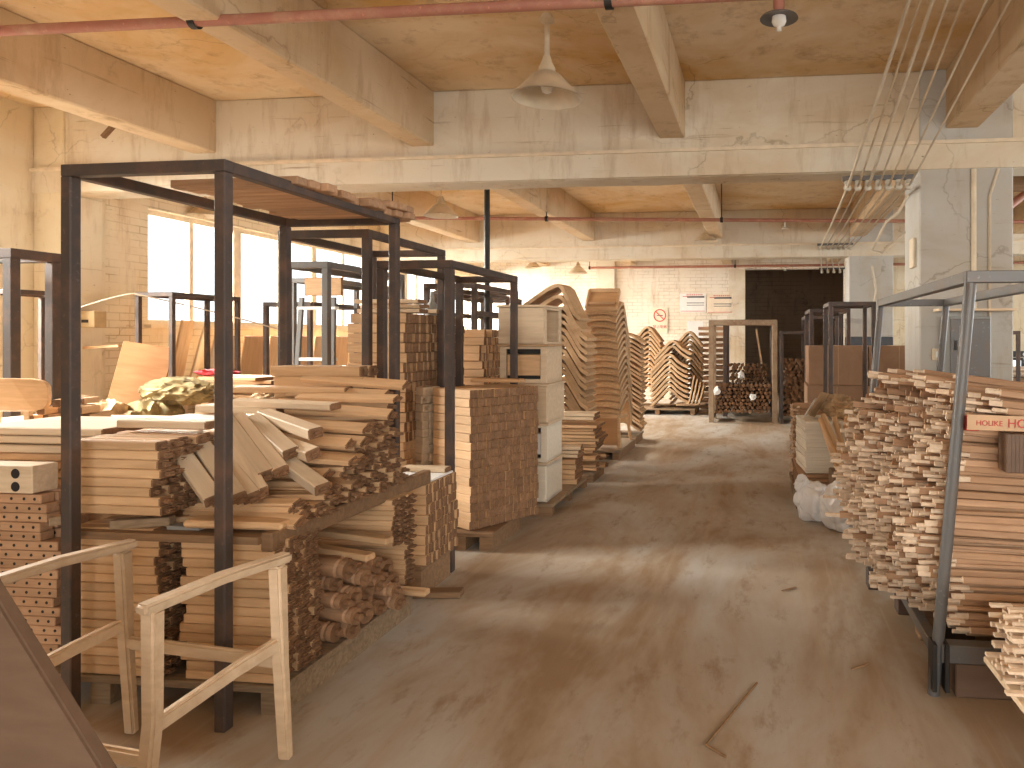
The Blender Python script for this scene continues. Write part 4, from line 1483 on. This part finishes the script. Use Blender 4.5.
for (u, v, Y, lab) in ((717, 391, 12.4, 'white foam lump on the front heap of legs'), (753, 397, 12.45, 'small white foam lump among the dark legs'), (741, 375, 13.3, 'pale foam peg standing on the rear heap of legs')):
    p = W(u, v, Y=Y)
    b = MB()
    bmesh.ops.create_icosphere(b.bm, subdivisions=2, radius=0.06, matrix=Matrix.Translation(p) @ Matrix.Diagonal((1, 0.8, 1.1, 1)))
    for vv in b.bm.verts:
        vv.co += Vector((rnd.uniform(-1, 1), rnd.uniform(-1, 1), rnd.uniform(-1, 1))) * 0.02
    tag(b.obj('foam_lump', 'paper', smooth=True), lab, 'foam')
plank('long slat leaning across the dark opening', (0.05, 15.4, 0.85), 1.7, 0.06, 0.04, (0, 1.42, 0), 'wood')
for k in range(10):
    me = ml2[k % 3][0]
    inst('turned_leg', me, (0.98 + 0.03 * (k % 5) - 0.1, 11.4 + 0.05 * (k // 5), 0.48 + 0.0 * k), (0, -PI / 2 + rnd.uniform(-0.08, 0.08), 0), 'turned leg standing on end near the dark opening', 'chair leg', 'legs standing on end')
b = MB()
b.box((0.95, 11.42, 0.07), (0.5, 0.4, 0.14))
b.bevel(0.01)
tag(b.obj('crate', 'wood_dark'), 'low dark crate under the standing legs', 'crate')

# ================================================================== RIGHT SIDE
# pile of long sticks in the leaning grey rack
def stick_mesh(L, wd, th, tip):
    b = MB()
    b.box((0, 0, 0), (L, wd, th))
    b.bevel(0.004)
    k0 = len(b.bm.faces)
    if tip == 0:
        b.tube((-L / 2 + 0.001, 0, 0), (-L / 2 - 0.055, 0, 0), 0.0095, 8, 1)
    elif tip == 1:
        for v in b.bm.verts:
            if v.co.x < -L / 2 + 0.02:
                v.co.z *= 0.45
                v.co.y *= 0.8
        b.box((-L / 2 - 0.035, 0, 0), (0.075, wd * 0.8, th * 0.42), 1)
    else:
        b.box((-L / 2 - 0.022, 0, 0), (0.048, wd * 0.85, th * 0.72), 1)
    b.bm.normal_update()
    for f in b.bm.faces:
        if f.normal.x < -0.7:
            f.material_index = 1
    return b.mesh('long_stick', ['wood_pink', 'end_pale'])


SKS = [(stick_mesh(1.25, 0.020, 0.030, k % 3), 1.25) for k in range(3)]
SX0 = lambda y: 0.605 + max(0.0, 3.74 - y) * 0.36
NS_R, NS_C = 35, 39
LOWS = []
placed = 0
stuff = MB()
for c in range(NS_C):
    y = 3.11 + c * 0.0305
    for r in range(NS_R):
        z = 0.236 + r * 0.0318
        top = 1.19 - 0.02 * math.sin(c * 1.7)
        if z > top:
            continue
        band = 0.045 * math.sin(z * 7.0) + 0.035 * math.sin(z * 17 + c * 0.4)
        x = SX0(y) + band + rnd.uniform(-0.06, 0.06) + (rnd.uniform(-0.10, 0.08) if rnd.random() < 0.2 else 0) + (0.10 if z > 1.1 else 0) + 0.08 * max(0, (0.55 - z))
        rot = (rnd.uniform(-0.3, 0.3), rnd.uniform(-0.02, 0.02) + 0.02 + 0.09 * max(0, (z - 0.7) / 0.5), rnd.uniform(-0.03, 0.03))
        if c < 9 and placed < 300:
            me, L = SKS[rnd.randrange(3)]
            inst('long_stick', me, (x + L / 2, y, z), rot, 'long thin stick in the pile inside the leaning grey rack', 'stick', 'long sticks in the grey rack')
            placed += 1
        else:
            L = 1.2
            R3 = Euler(rot).to_matrix()
            stuff.box((x + L / 2, y, z), (L, 0.022, 0.030), 0, R3)
            kind = (c * 7 + r * 3) % 3
            tipx = (0.055, 0.075, 0.045)[kind]
            stuff.box(Vector((x, y, z)) + R3 @ Vector((-tipx / 2, 0, 0)), (tipx, (0.018, 0.017, 0.018)[kind], (0.018, 0.013, 0.022)[kind]), 1, R3)
tag(stuff.obj('stick_ends', ['wood_pink', 'end_pale']), 'mass of long sticks behind the front ones in the grey rack', 'sticks', kind='stuff')
# rough sticks thrown on top
for k in range(26):
    y = 3.2 + rnd.random() * 1.0
    me, L = SKS[k % 3]
    inst('long_stick', me, (SX0(y) + 0.05 + rnd.uniform(-0.05, 0.25) + L / 2, y, 1.205 - 0.03 * (y < 3.4) + rnd.uniform(0, 0.03)), (rnd.uniform(-0.5, 0.5), 0.11 + rnd.uniform(-0.02, 0.03), rnd.uniform(-0.15, 0.15)),
         'loose stick thrown on top of the stick pile', 'stick', 'loose sticks on the pile')
# base of the grey rack
t = thing('rack_base', 'dark steel and timber skid under the leaning grey rack', 'skid', (1.36, 3.98, 0))
b = MB()
b.box((0.02, -0.93, 0.185), (1.26, 0.07, 0.075))
b.bevel(0.004)
b.obj('channel', 'steel_grey', t)
b = MB()
b.box((0.0, -0.90, 0.072), (1.10, 0.10, 0.144))
b.bevel(0.006)
b.obj('timber', 'panel', t)
for y in (-0.35, 0.1, 0.5):
    b = MB()
    b.box((0.0, y, 0.105), (1.15, 0.11, 0.21))
    b.bevel(0.006)
    b.obj('timber', 'wood_dark', t)
for x in (-0.64, -0.59):
    b = MB()
    b.box((x, -0.94, 0.13), (0.02, 0.08, 0.20))
    b.bevel(0.003)
    b.obj('foot_plate', 'black', t)
for k, (x, y) in enumerate(((0.84, 3.95), (0.74, 4.32), (0.95, 3.62))):
    b = MB()
    b.box((x, y, 0.055), (0.20, 0.10, 0.11))
    b.bevel(0.006)
    tag(b.obj('timber_foot', 'steel'), ['dark timber foot in the middle below the stick ends', 'dark timber foot nearest the white bags', 'dark timber foot nearest the grey rack post'][k], 'timber foot')

# red lettered tape stretched from the rack post
t = thing('parcel_tape', 'parcel tape with red lettering stretched from the grey post', 'tape', (1.245, 2.99, 1.135))
b = MB()
b.bar((-0.40, 0.0, 0.02), (0.50, -0.05, 0.005), 0.004, 0.062)
stp = b.obj('tape_strip', 'tape', t)
text_obj('red_lettering', 'HOLIKE', 0.030, 'sign_red', stp, (-0.315, -0.009, 0.016), (PI / 2, math.radians(1), -0.055))
text_obj('red_lettering', 'HOLIKE', 0.050, 'sign_red', stp, (-0.16, -0.018, 0.015), (PI / 2, math.radians(1), -0.055))
b = MB()
b.lathe([(0.028, -0.03), (0.030, -0.03), (0.030, 0.03), (0.028, 0.03), (0.028, -0.03)], 16, 0, (-0.365, 0.06, 0.01))
b.obj('red_band', 'sign_red', t, True)


def crumple(b, c, r, sq=(1, 1, 1), amp=0.16, sub=4, seed=0, freq=2.4, flat=None):
    from mathutils import noise as mn
    c = Vector(c)
    rr = bmesh.ops.create_icosphere(b.bm, subdivisions=sub, radius=1.0)
    for v in rr['verts']:
        n = v.co.copy()
        k = 1 + amp * (0.45 - 1.8 * abs(mn.noise(n * freq + Vector((seed, seed * 2, 0))))) + amp * 0.45 * (0.3 - abs(mn.noise(n * freq * 2.6 + Vector((seed * 3, 0, seed)))) * 1.3)
        p = Vector((n.x * sq[0], n.y * sq[1], n.z * sq[2])) * r * k
        v.co = c + p
        if flat is not None and v.co.z < flat:
            v.co.z = flat


# white bags on the floor
for k, (p, r, lab) in enumerate(((Vector((0.44, 5.84, 0.16)), 0.155, 'smaller white plastic bag nearer the aisle, tied at the top'), (Vector((0.66, 5.60, 0.185)), 0.19, 'bigger white plastic bag leaning on the stick pile'))):
    t = thing('plastic_bag', lab, 'bag', (p.x, p.y, 0))
    b = MB()
    crumple(b, (0, 0, p.z - 0.01), r, (1.0, 0.9, 1.05), 0.20, 5, k * 3.1 + 1, 1.3, 0.004)
    bb_ = b.obj('bag_body', 'plastic', t, True)
    b = MB()
    crumple(b, (-0.10 + 0.12 * k, -0.02, p.z * 2 - 0.02 + 0.03 * k), 0.055, (1.0, 0.6, 1.3), 0.5, 4, k * 5.3 + 2, 2.0)
    b.obj('tied_neck', 'plastic', bb_, True)

# white panels on a stack of brown boards
pallet('low dark pallet under the white panel stack', 0.30, 0.86, 6.2, 7.3, 0.12, mat='wood_dark')
for k in range(5):
    plank('brown board under the white panel stack', (0.53, 6.62, 0.142 + k * 0.038), 0.42, 0.82, 0.034, (0, 0, rnd.uniform(-0.02, 0.02)), 'wood_pink', group='brown boards under the panels')
for k in range(20):
    b = None
    if k == 0:
        b = MB()
        b.box((0, 0, 0), (0.36, 0.55, 0.0215))
        b.bevel(0.002)
        MPn = b.mesh('thin_board', ['pale_panel'])
    inst('thin_board', MPn, (0.545 + rnd.uniform(-0.006, 0.006), 6.50 + rnd.uniform(-0.006, 0.006), 0.327 + k * 0.0226), (0, 0, 0.10 + rnd.uniform(-0.01, 0.01)), 'thin pale panel in the neat stack beside the sticks', 'board', 'thin pale panels')
stack('short_rail', 'short rail with its end to the aisle behind the pale panels', 'rail', 'rails behind the pale panels',
      [(rail_mesh(0.36, 0.045, 0.030, 0.03, both=True, name='short_rail', mats=('wood_pink', 'end_pale')), 0.36)], (0.72, 7.05, 0.14), 0, 7, 22, 0.05, 0.032, 0.04, jroll=0.2)
# cardboard flaps and crumpled paper on the panels
t = thing('crumpled_wrapping', 'crumpled brown wrapping paper lying on the pale panels', 'wrapping paper', (0.62, 6.5, 0.775))
b = MB()
crumple(b, (0.10, 0, 0.10), 0.125, (1.15, 0.9, 0.8), 0.6, 4, 7.7, 2.8, 0.002)
b.obj('paper_ball', 'sack_tan', t)
b = MB()
b.bar((-0.16, 0.02, 0.01), (-0.02, 0.06, 0.22), 0.22, 0.006)
b.obj('flap', 'kraft', t)
b = MB()
b.bar((-0.22, -0.02, 0.005), (-0.12, -0.04, 0.17), 0.16, 0.006)
b.obj('flap', 'paper', t)

# bundle of dowels leaning at the sticks
dw = MB()
dw.tube((-0.25, 0, 0), (0.25, 0, 0), 0.022, 12)
dw.bm.normal_update()
for f in dw.bm.faces:
    if abs(f.normal.x) > 0.7:
        f.material_index = 1
DW = dw.mesh('dowel', ['wood', 'end_pale'], True)
for k in range(16):
    r_, c_ = k // 5, k % 5
    q = Vector((0.64 + c_ * 0.05 + 0.025 * (r_ % 2), 5.78 + rnd.uniform(-0.03, 0.03), 0.40 + r_ * 0.045))
    fan = (c_ - 2) * 0.14 + rnd.uniform(-0.08, 0.08)
    p = q + Vector((fan * 0.45, 0.30, 0.34 - 0.02 * r_))
    inst('dowel', DW, (p + q) / 2, aim(p, q), 'round dowel in the fanned bundle above the white bags', 'dowel', 'bundle of dowels')
b = MB()
b.box((0.76, 6.0, 0.19), (0.34, 0.36, 0.38))
b.bevel(0.01)
tag(b.obj('wooden_block', 'wood_dark'), 'dark crate under the bundle of dowels', 'crate')

# cartons
def carton(label, c, d, rz=0.0):
    t = thing('cardboard_carton', label, 'carton', (c[0], c[1], c[2] - d[2] / 2), rz, 'cartons behind the dark rack')
    b = MB()
    b.box((0, 0, d[2] / 2), d)
    b.bevel(0.006)
    bd_ = b.obj('body', 'card', t)
    b = MB()
    b.box((0, -d[1] / 2 - 0.001, d[2] / 2), (0.006, 0.002, d[2] - 0.02))
    b.box((0, 0, d[2] + 0.0005), (0.06, d[1] - 0.01, 0.002))
    b.obj('tape_seam', 'tape', bd_)
    return t


crow = ['bottom', 'middle', 'top']
for r in range(3):
    for c in range(2):
        carton('cardboard carton, %s of the %s, behind the dark rack' % (crow[r], ['column nearest the aisle', 'column nearest the white pillar'][c]),
               (0.90 + c * 0.70 + rnd.uniform(-0.01, 0.01) + (0.03 if r == 2 else 0), 8.75, 0.235 + r * 0.47), (0.69, 0.62, 0.465))
carton('lone cardboard carton behind the white pillar', (2.55, 9.0, 0.55), (0.75, 0.7, 1.1))

# bottom right: pale sticks on a board, close to the camera
t = thing('base_board', 'pale board sticking out under the near stick ends', 'board', (1.62, 2.72, 0.31))
b = MB()
b.box((0, 0, 0), (1.16, 0.66, 0.022))
b.bevel(0.004)
b.obj('deck', 'wood_light', t)
b = MB()
for x in (-0.2, 0.35):
    b.box((x, 0.05, -0.163), (0.08, 0.5, 0.294))
b.obj('support', 'wood_dark', t)
t.rotation_euler = (0, 0, 0.03)
t.location = (1.42, 2.42, 0.30)
MC = [(stick_mesh(0.7, 0.030, 0.022, k % 3), 0.7) for k in range(3)]
for r in range(10):
    for c in range(7):
        me, L = MC[rnd.randrange(3)]
        inst('short_stick', me, (0.88 + 0.025 * ((r * 5 + c) % 3) + rnd.uniform(-0.015, 0.02) + L / 2, 2.42 + c * 0.036, 0.327 + r * 0.0235), (0, 0, rnd.uniform(-0.01, 0.01)),
             'pale stick end in the small stack nearest the picture corner', 'stick', 'short sticks on the pale board')
# things on the pile at the right edge
t = thing('white_sack', 'white sack lying on the sticks beyond the lettered tape', 'sack', (1.62, 3.9, 1.28))
b = MB()
crumple(b, (0, 0, 0.13), 0.2, (1, 1, 0.8), 0.3, 4, 4.4, 2, 0.0)
b.obj('sack_body', 'plastic', t, True)
for k in range(9):
    p = W(985 + k * 5, 405 + (k % 3) * 5, Y=4.3)
    b = MB()
    b.bar(p - Vector((0.15, 0, 0)), p + Vector((0.2, 0.1, 0.02)), 0.04, 0.02)
    b.bevel(0.003)
    tag(b.obj('offcut', 'end_pale'), 'pale offcut on the sticks in front of the white pillar', 'offcut', 'pale offcuts by the pillar')
for k in range(8):
    p = W(1005 + k * 4, 440, Y=3.03)
    b = MB()
    b.box((p.x, 3.03, 1.03), (0.02, 0.10, 0.16))
    b.bevel(0.003)
    tag(b.obj('dark_strip', 'panel'), 'dark slat standing on edge under the lettered tape', 'strip', 'dark slats under the tape')

# beyond the white pillar: benches before the warm end wall
for k, (x, y, lab) in enumerate(((4.2, 11.5, 'dark workbench beyond the white pillar'), (5.3, 14.2, 'dark workbench close to the far warm wall'))):
    t = thing('workbench', lab, 'workbench', (x, y, 0))
    b = MB()
    b.box((0, 0, 0.86), (2.6, 0.8, 0.06))
    b.bevel(0.008)
    b.obj('bench_top', 'wood_dark', t)
    for sx in (-1.2, 1.2):
        for sy in (-0.33, 0.33):
            b = MB()
            b.box((sx, sy, 0.415), (0.08, 0.08, 0.83))
            b.obj('leg', 'black', t)
    b = MB()
    b.box((0, 0, 0.3), (2.3, 0.6, 0.04))
    b.obj('lower_shelf', 'wood_dark', t)
rack('dark rack beyond the white pillar by the benches', 3.1, 10.3, 0.5, 0.65, 1.6, 0.05)
for k in range(6):
    plank('pale board on the workbench beyond the white pillar', (3.9 + 0.05 * k, 11.4 + rnd.uniform(-0.1, 0.1), 0.905 + 0.028 * k), 0.9, 0.2, 0.024, (0, 0, rnd.uniform(-0.3, 0.3)), 'end_pale', group='boards on the workbench')
for k in range(14):
    plank('brown board in the stack right behind the white pillar', (2.9, 8.0, 0.03 + 0.07 * k), 1.1, 0.6, 0.06, (0, 0, rnd.uniform(-0.04, 0.04)), 'wood_dark', group='brown boards behind the pillar')

# ================================================================== CORNER BY THE WINDOWS
b = MB()
b.box((0, 0, 0.56), (0.46, 0.02, 1.08))
b.bevel(0.004)
o = tag(b.obj('plywood_sheet', 'ply_orange', loc=(-6.34, 6.30, 0.36)), 'orange plywood sheet leaning on the painted brick wall', 'sheet')
o.rotation_euler = (-0.15, 0.17, 0.35)
for k, (x, y, z, r, sq, mat, lab) in enumerate(((-6.05, 5.85, 0.60, 0.30, (1.0, 0.9, 1.0), 'sack_tan', 'tan sack slumped under the orange plywood sheet'),
                                                (-5.80, 6.10, 0.60, 0.30, (0.95, 0.9, 1.05), 'sack', 'olive sack beside the low rack post'),
                                                (-5.62, 6.22, 0.98, 0.22, (1.6, 0.9, 0.6), 'sack', 'limp olive sack draped over the fuller one'),
                                                (-4.75, 6.3, 0.83, 0.17, (1.1, 0.9, 0.9), 'kraft', 'small brown paper bundle before the ladder'),
                                                (-3.1, 7.3, 1.43, 0.15, (1.3, 0.9, 0.7), 'sack_tan', 'tan wrapped bundle among the second row racks'))):
    t = thing('sack', lab, 'sack', (x, y, z - r * sq[2]))
    b = MB()
    crumple(b, (0, 0, r * sq[2]), r, sq, 0.26, 5, k * 2.3 + 0.7, 2.3, 0.004)
    b.obj('sack_body', mat, t, True)
b = MB()
crumple(b, (-5.66, 6.75, 1.14), 0.10, (2.2, 1.2, 0.35), 0.4, 4, 3.3)
tag(b.obj('red_cloth', 'red', smooth=True), 'red cloth lying on the boards behind the ladder', 'cloth')
for k, (x, z0, an) in enumerate(((-6.55, 0.5, 0.2), (-6.38, 0.5, 0.26), (-6.2, 0.5, 0.22))):
    plank(['wide board leaning in the window corner', 'narrow board leaning in the window corner', 'pale board leaning in the window corner'][k], (x - 0.35, 7.6 + 0.05 * k, 1.05), 1.35, (0.2, 0.08, 0.14)[k], 0.03, (0.0, -PI / 2 + an, 0.1), ['wood', 'wood_light', 'wood_light'][k], group='boards leaning in the window corner')
# white step ladder / trolley frame
t = thing('step_ladder', 'light metal step ladder behind the near rack post', 'ladder', (-4.35, 6.05, 0))
for (x0, y0, x1, y1) in ((0, 0, 0.06, 0.1), (0.42, 0, 0.38, 0.1)):
    b = MB()
    b.bar((x0, y0, 0), (x1, y1, 1.88), 0.045, 0.03)
    b.bevel(0.004)
    b.obj('rail', 'steel_grey', t)
for z in (0.4, 0.85, 1.30, 1.78):
    b = MB()
    b.bar((0.02, 0.02 + z * 0.05, z), (0.41, 0.02 + z * 0.05, z), 0.06, 0.03)
    b.bevel(0.004)
    b.obj('step', 'white', t)
plank('pale plank clamped to the top of the step ladder', (-4.05, 6.12, 1.98), 0.36, 0.03, 0.17, (0, 0, 0.05), 'wood')
# low stacks of boards between the second row racks
si = 0
slab = ['low pile of mixed boards nearest the sacks', 'board pile in the second row behind the near rack post', 'board pile behind the nearest heap', 'board pile beneath the back windows']
for (x, y, n, L, wd, lab, g) in ((-4.52, 5.05, 24, 0.66, 0.30, 'board in the low pile nearest the sacks', 'low board pile by the sacks'),
                                 (-3.75, 5.1, 25, 0.7, 0.34, 'board in the low pile behind the near rack post', 'low board pile behind the post'),
                                 (-5.35, 6.80, 31, 0.75, 0.45, 'board in the wide pile behind the ladder', 'wide board pile behind the ladder'),
                                 (-5.32, 5.2, 21, 0.8, 0.5, 'board in the pile between the brown rack and ladder', 'board pile by the brown rack'),
                                 (-3.1, 7.35, 36, 0.38, 0.4, 'board in the tall pile of the second row', 'tall board pile of the second row'),
                                 (-5.88, 6.0, 8, 0.84, 0.6, 'board under the slumped sacks by the column', 'boards under the sacks'),
                                 (-4.78, 6.3, 19, 0.56, 0.36, 'board in the pile under the brown paper bundle', 'boards under the paper bundle')):
    b = MB()
    b.box((0, 0, 0), (L, wd, 0.033))
    b.bevel(0.004)
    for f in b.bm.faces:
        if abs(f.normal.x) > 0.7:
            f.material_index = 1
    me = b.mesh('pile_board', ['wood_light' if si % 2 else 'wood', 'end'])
    for k in range(n):
        tp = k > n - 7
        j = 0.10 if tp else 0.03
        inst('loose_board', me, (x + rnd.uniform(-j, j), y + rnd.uniform(-j, j), 0.018 + k * 0.0355), (0, 0, rnd.uniform(-0.25, 0.25) if tp else rnd.uniform(-0.04, 0.04)), lab, 'board', g)
    si += 1
for k in range(16):
    me, L = MF[k % 3]
    inst('wooden_rail', me, (-4.7 + rnd.uniform(-0.35, 0.35), 5.72 + rnd.uniform(-0.1, 0.1), 0.03 + 0.03 * k), (0, rnd.uniform(-0.02, 0.02), rnd.uniform(-0.5, 0.5)), 'loose rail in the scrap heap before the ladder', 'rail', 'scrap rails before the ladder')
# sheets and crates behind, below the windows
for k in range(8):
    plank('orange board leaning below the windows', (-6.9 + 0.03 * k, 8.3 + 0.45 * k, 0.78), 1.5, 0.4, 0.025, (0, -PI / 2 + 0.12, 0), 'ply' if k % 2 else 'wood', group='boards leaning below the windows')
b = MB()
b.lathe([(0.0, 0.0), (0.055, 0.0), (0.062, 0.03), (0.05, 0.08), (0.02, 0.12), (0.011, 0.2), (0.0, 0.21)], 18, 0, (-2.72, 5.57, 1.685))
tag(b.obj('bottle', 'box_grey', smooth=True), 'grey bottle standing on the tall brown stack', 'bottle')

# ================================================================== FRONT OF THE PICTURE
t = thing('unfinished_armchair', 'unfinished pale armchair frame without a seat in the front', 'armchair', (-2.05, 2.1, 0), 0)
RF = Vector((-1.685, 2.30, 0))
RN = Vector((-1.79, 1.885, 0))
LF = Vector((-2.375, 2.385, 0))
LN = Vector((-2.48, 1.97, 0))
base = Vector((-2.05, 2.1, 0))
HT = 0.715


def cpart(name, pts, w0, h0, up=(0, 0, 1), w1=None):
    b = MB()
    pts = [Vector(p) - base for p in pts]
    # square section swept along the points, tapered
    n = len(pts)
    rings = []
    for i, p in enumerate(pts):
        tdir = (pts[min(i + 1, n - 1)] - pts[max(i - 1, 0)]).normalized()
        u = Vector(up)
        y = u.cross(tdir).normalized()
        z = tdir.cross(y)
        f = i / (n - 1)
        ww = w0 + ((w1 or w0) - w0) * f
        hh = h0
        ring = []
        for sy, sz in ((-1, -1), (1, -1), (1, 1), (-1, 1)):
            ring.append(b.bm.verts.new(p + y * sy * ww / 2 + z * sz * hh / 2))
        rings.append(ring)
    for a, c in zip(rings, rings[1:]):
        for k in range(4):
            b.bm.faces.new((a[k], a[(k + 1) % 4], c[(k + 1) % 4], c[k]))
    b.bm.faces.new(rings[0][::-1])
    b.bm.faces.new(rings[-1])
    bmesh.ops.recalc_face_normals(b.bm, faces=b.bm.faces[:])
    b.bevel(0.008, 3)
    return b.obj(name, 'chair', t, True)


Z = lambda p, z: Vector((p.x, p.y, z))
for F_, N_, s in ((RF, RN, 1), (LF, LN, -1)):
    dirn = (F_ - N_).normalized()
    cpart('arm', [Z(N_ - dirn * 0.035, HT - 0.012), Z(N_ + (F_ - N_) * 0.5, HT + 0.006), Z(F_ + dirn * 0.03, HT + 0.004)], 0.052, 0.034)
    cpart('leg', [Z(N_ - dirn * 0.02 + Vector((0, -0.02, 0)), 0.0), Z(N_, 0.36), Z(N_, HT - 0.02)], 0.036, 0.046, (1, 0, 0), 0.05)
    cpart('leg', [Z(F_ + dirn * 0.02, 0.0), Z(F_, 0.36), Z(F_ - dirn * 0.012, HT - 0.015)], 0.030, 0.046, (1, 0, 0), 0.05)
    cpart('side_rail', [Z(N_, 0.345), Z(N_ + (F_ - N_) * 0.6, 0.40), Z(F_, 0.425)], 0.032, 0.048)
for A, B_, z in ((LF, RF, 0.355), (LN, RN, 0.245)):
    cpart('seat_rail', [Z(A, z), Z(A.lerp(B_, 0.5), z), Z(B_, z)], 0.024, 0.05)
for F_ in (RF, LF):
    b = MB()
    R = Matrix.Rotation(PI / 2, 3, 'X')
    p = Z(F_, 0.50) - base
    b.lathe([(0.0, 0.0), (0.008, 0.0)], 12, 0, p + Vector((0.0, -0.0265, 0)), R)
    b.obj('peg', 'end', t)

# dark board leaning at the very front
p0, p1 = W(-6, 596, Y=1.42), W(104, 774, Y=1.42)
dv = (p1 - p0).normalized()
b = MB()
nrm = Vector((-dv.z, 0, dv.x))
if nrm.z > 0:
    nrm = -nrm
L0 = 1.35
q0 = p0 - dv * 0.25
q1 = q0 + dv * L0
prof = [(q0.x, q0.z), (q1.x, q1.z), (q1.x + nrm.x * 0.55, q1.z + nrm.z * 0.55), (q0.x + nrm.x * 0.55, q0.z + nrm.z * 0.55)]
zmin = min(z for _, z in prof)
b.prism([(x, z) for x, z in prof], 1.42, 1.455)
for f in b.bm.faces:
    pass
b.bevel(0.006, 2)
tag(b.obj('tilted_board', 'panel'), 'brown panel tilted at the very front beside the chair frame', 'board')
print('panel zmin', zmin)
# small sawdust scraps on the floor
for k, (u, v, an, lab) in enumerate(((862, 668, 0.9, 'dark splinter lying on the floor before the stick pile'), (728, 705, 0.4, 'thin curved strip on the floor nearest the camera'), (790, 590, 0.2, 'tiny dark chip on the middle of the floor'))):
    p = W(u, v, z=0.004)
    b = MB()
    if k == 1:
        b.path([W(757, 683, z=0.006), W(738, 706, z=0.006), W(722, 726, z=0.006), W(706, 745, z=0.006), W(726, 757, z=0.006)], 0.005, 6)
    else:
        b.path([p - Vector((0.05, 0.02, -0.002)), p + Vector((0, 0.01, 0.003)), p + Vector((0.04, 0.05, 0.002))], [0.003, 0.006, 0.003], 6)
    tag(b.obj('wood_splinter', 'wood_dark'), lab, 'splinter')
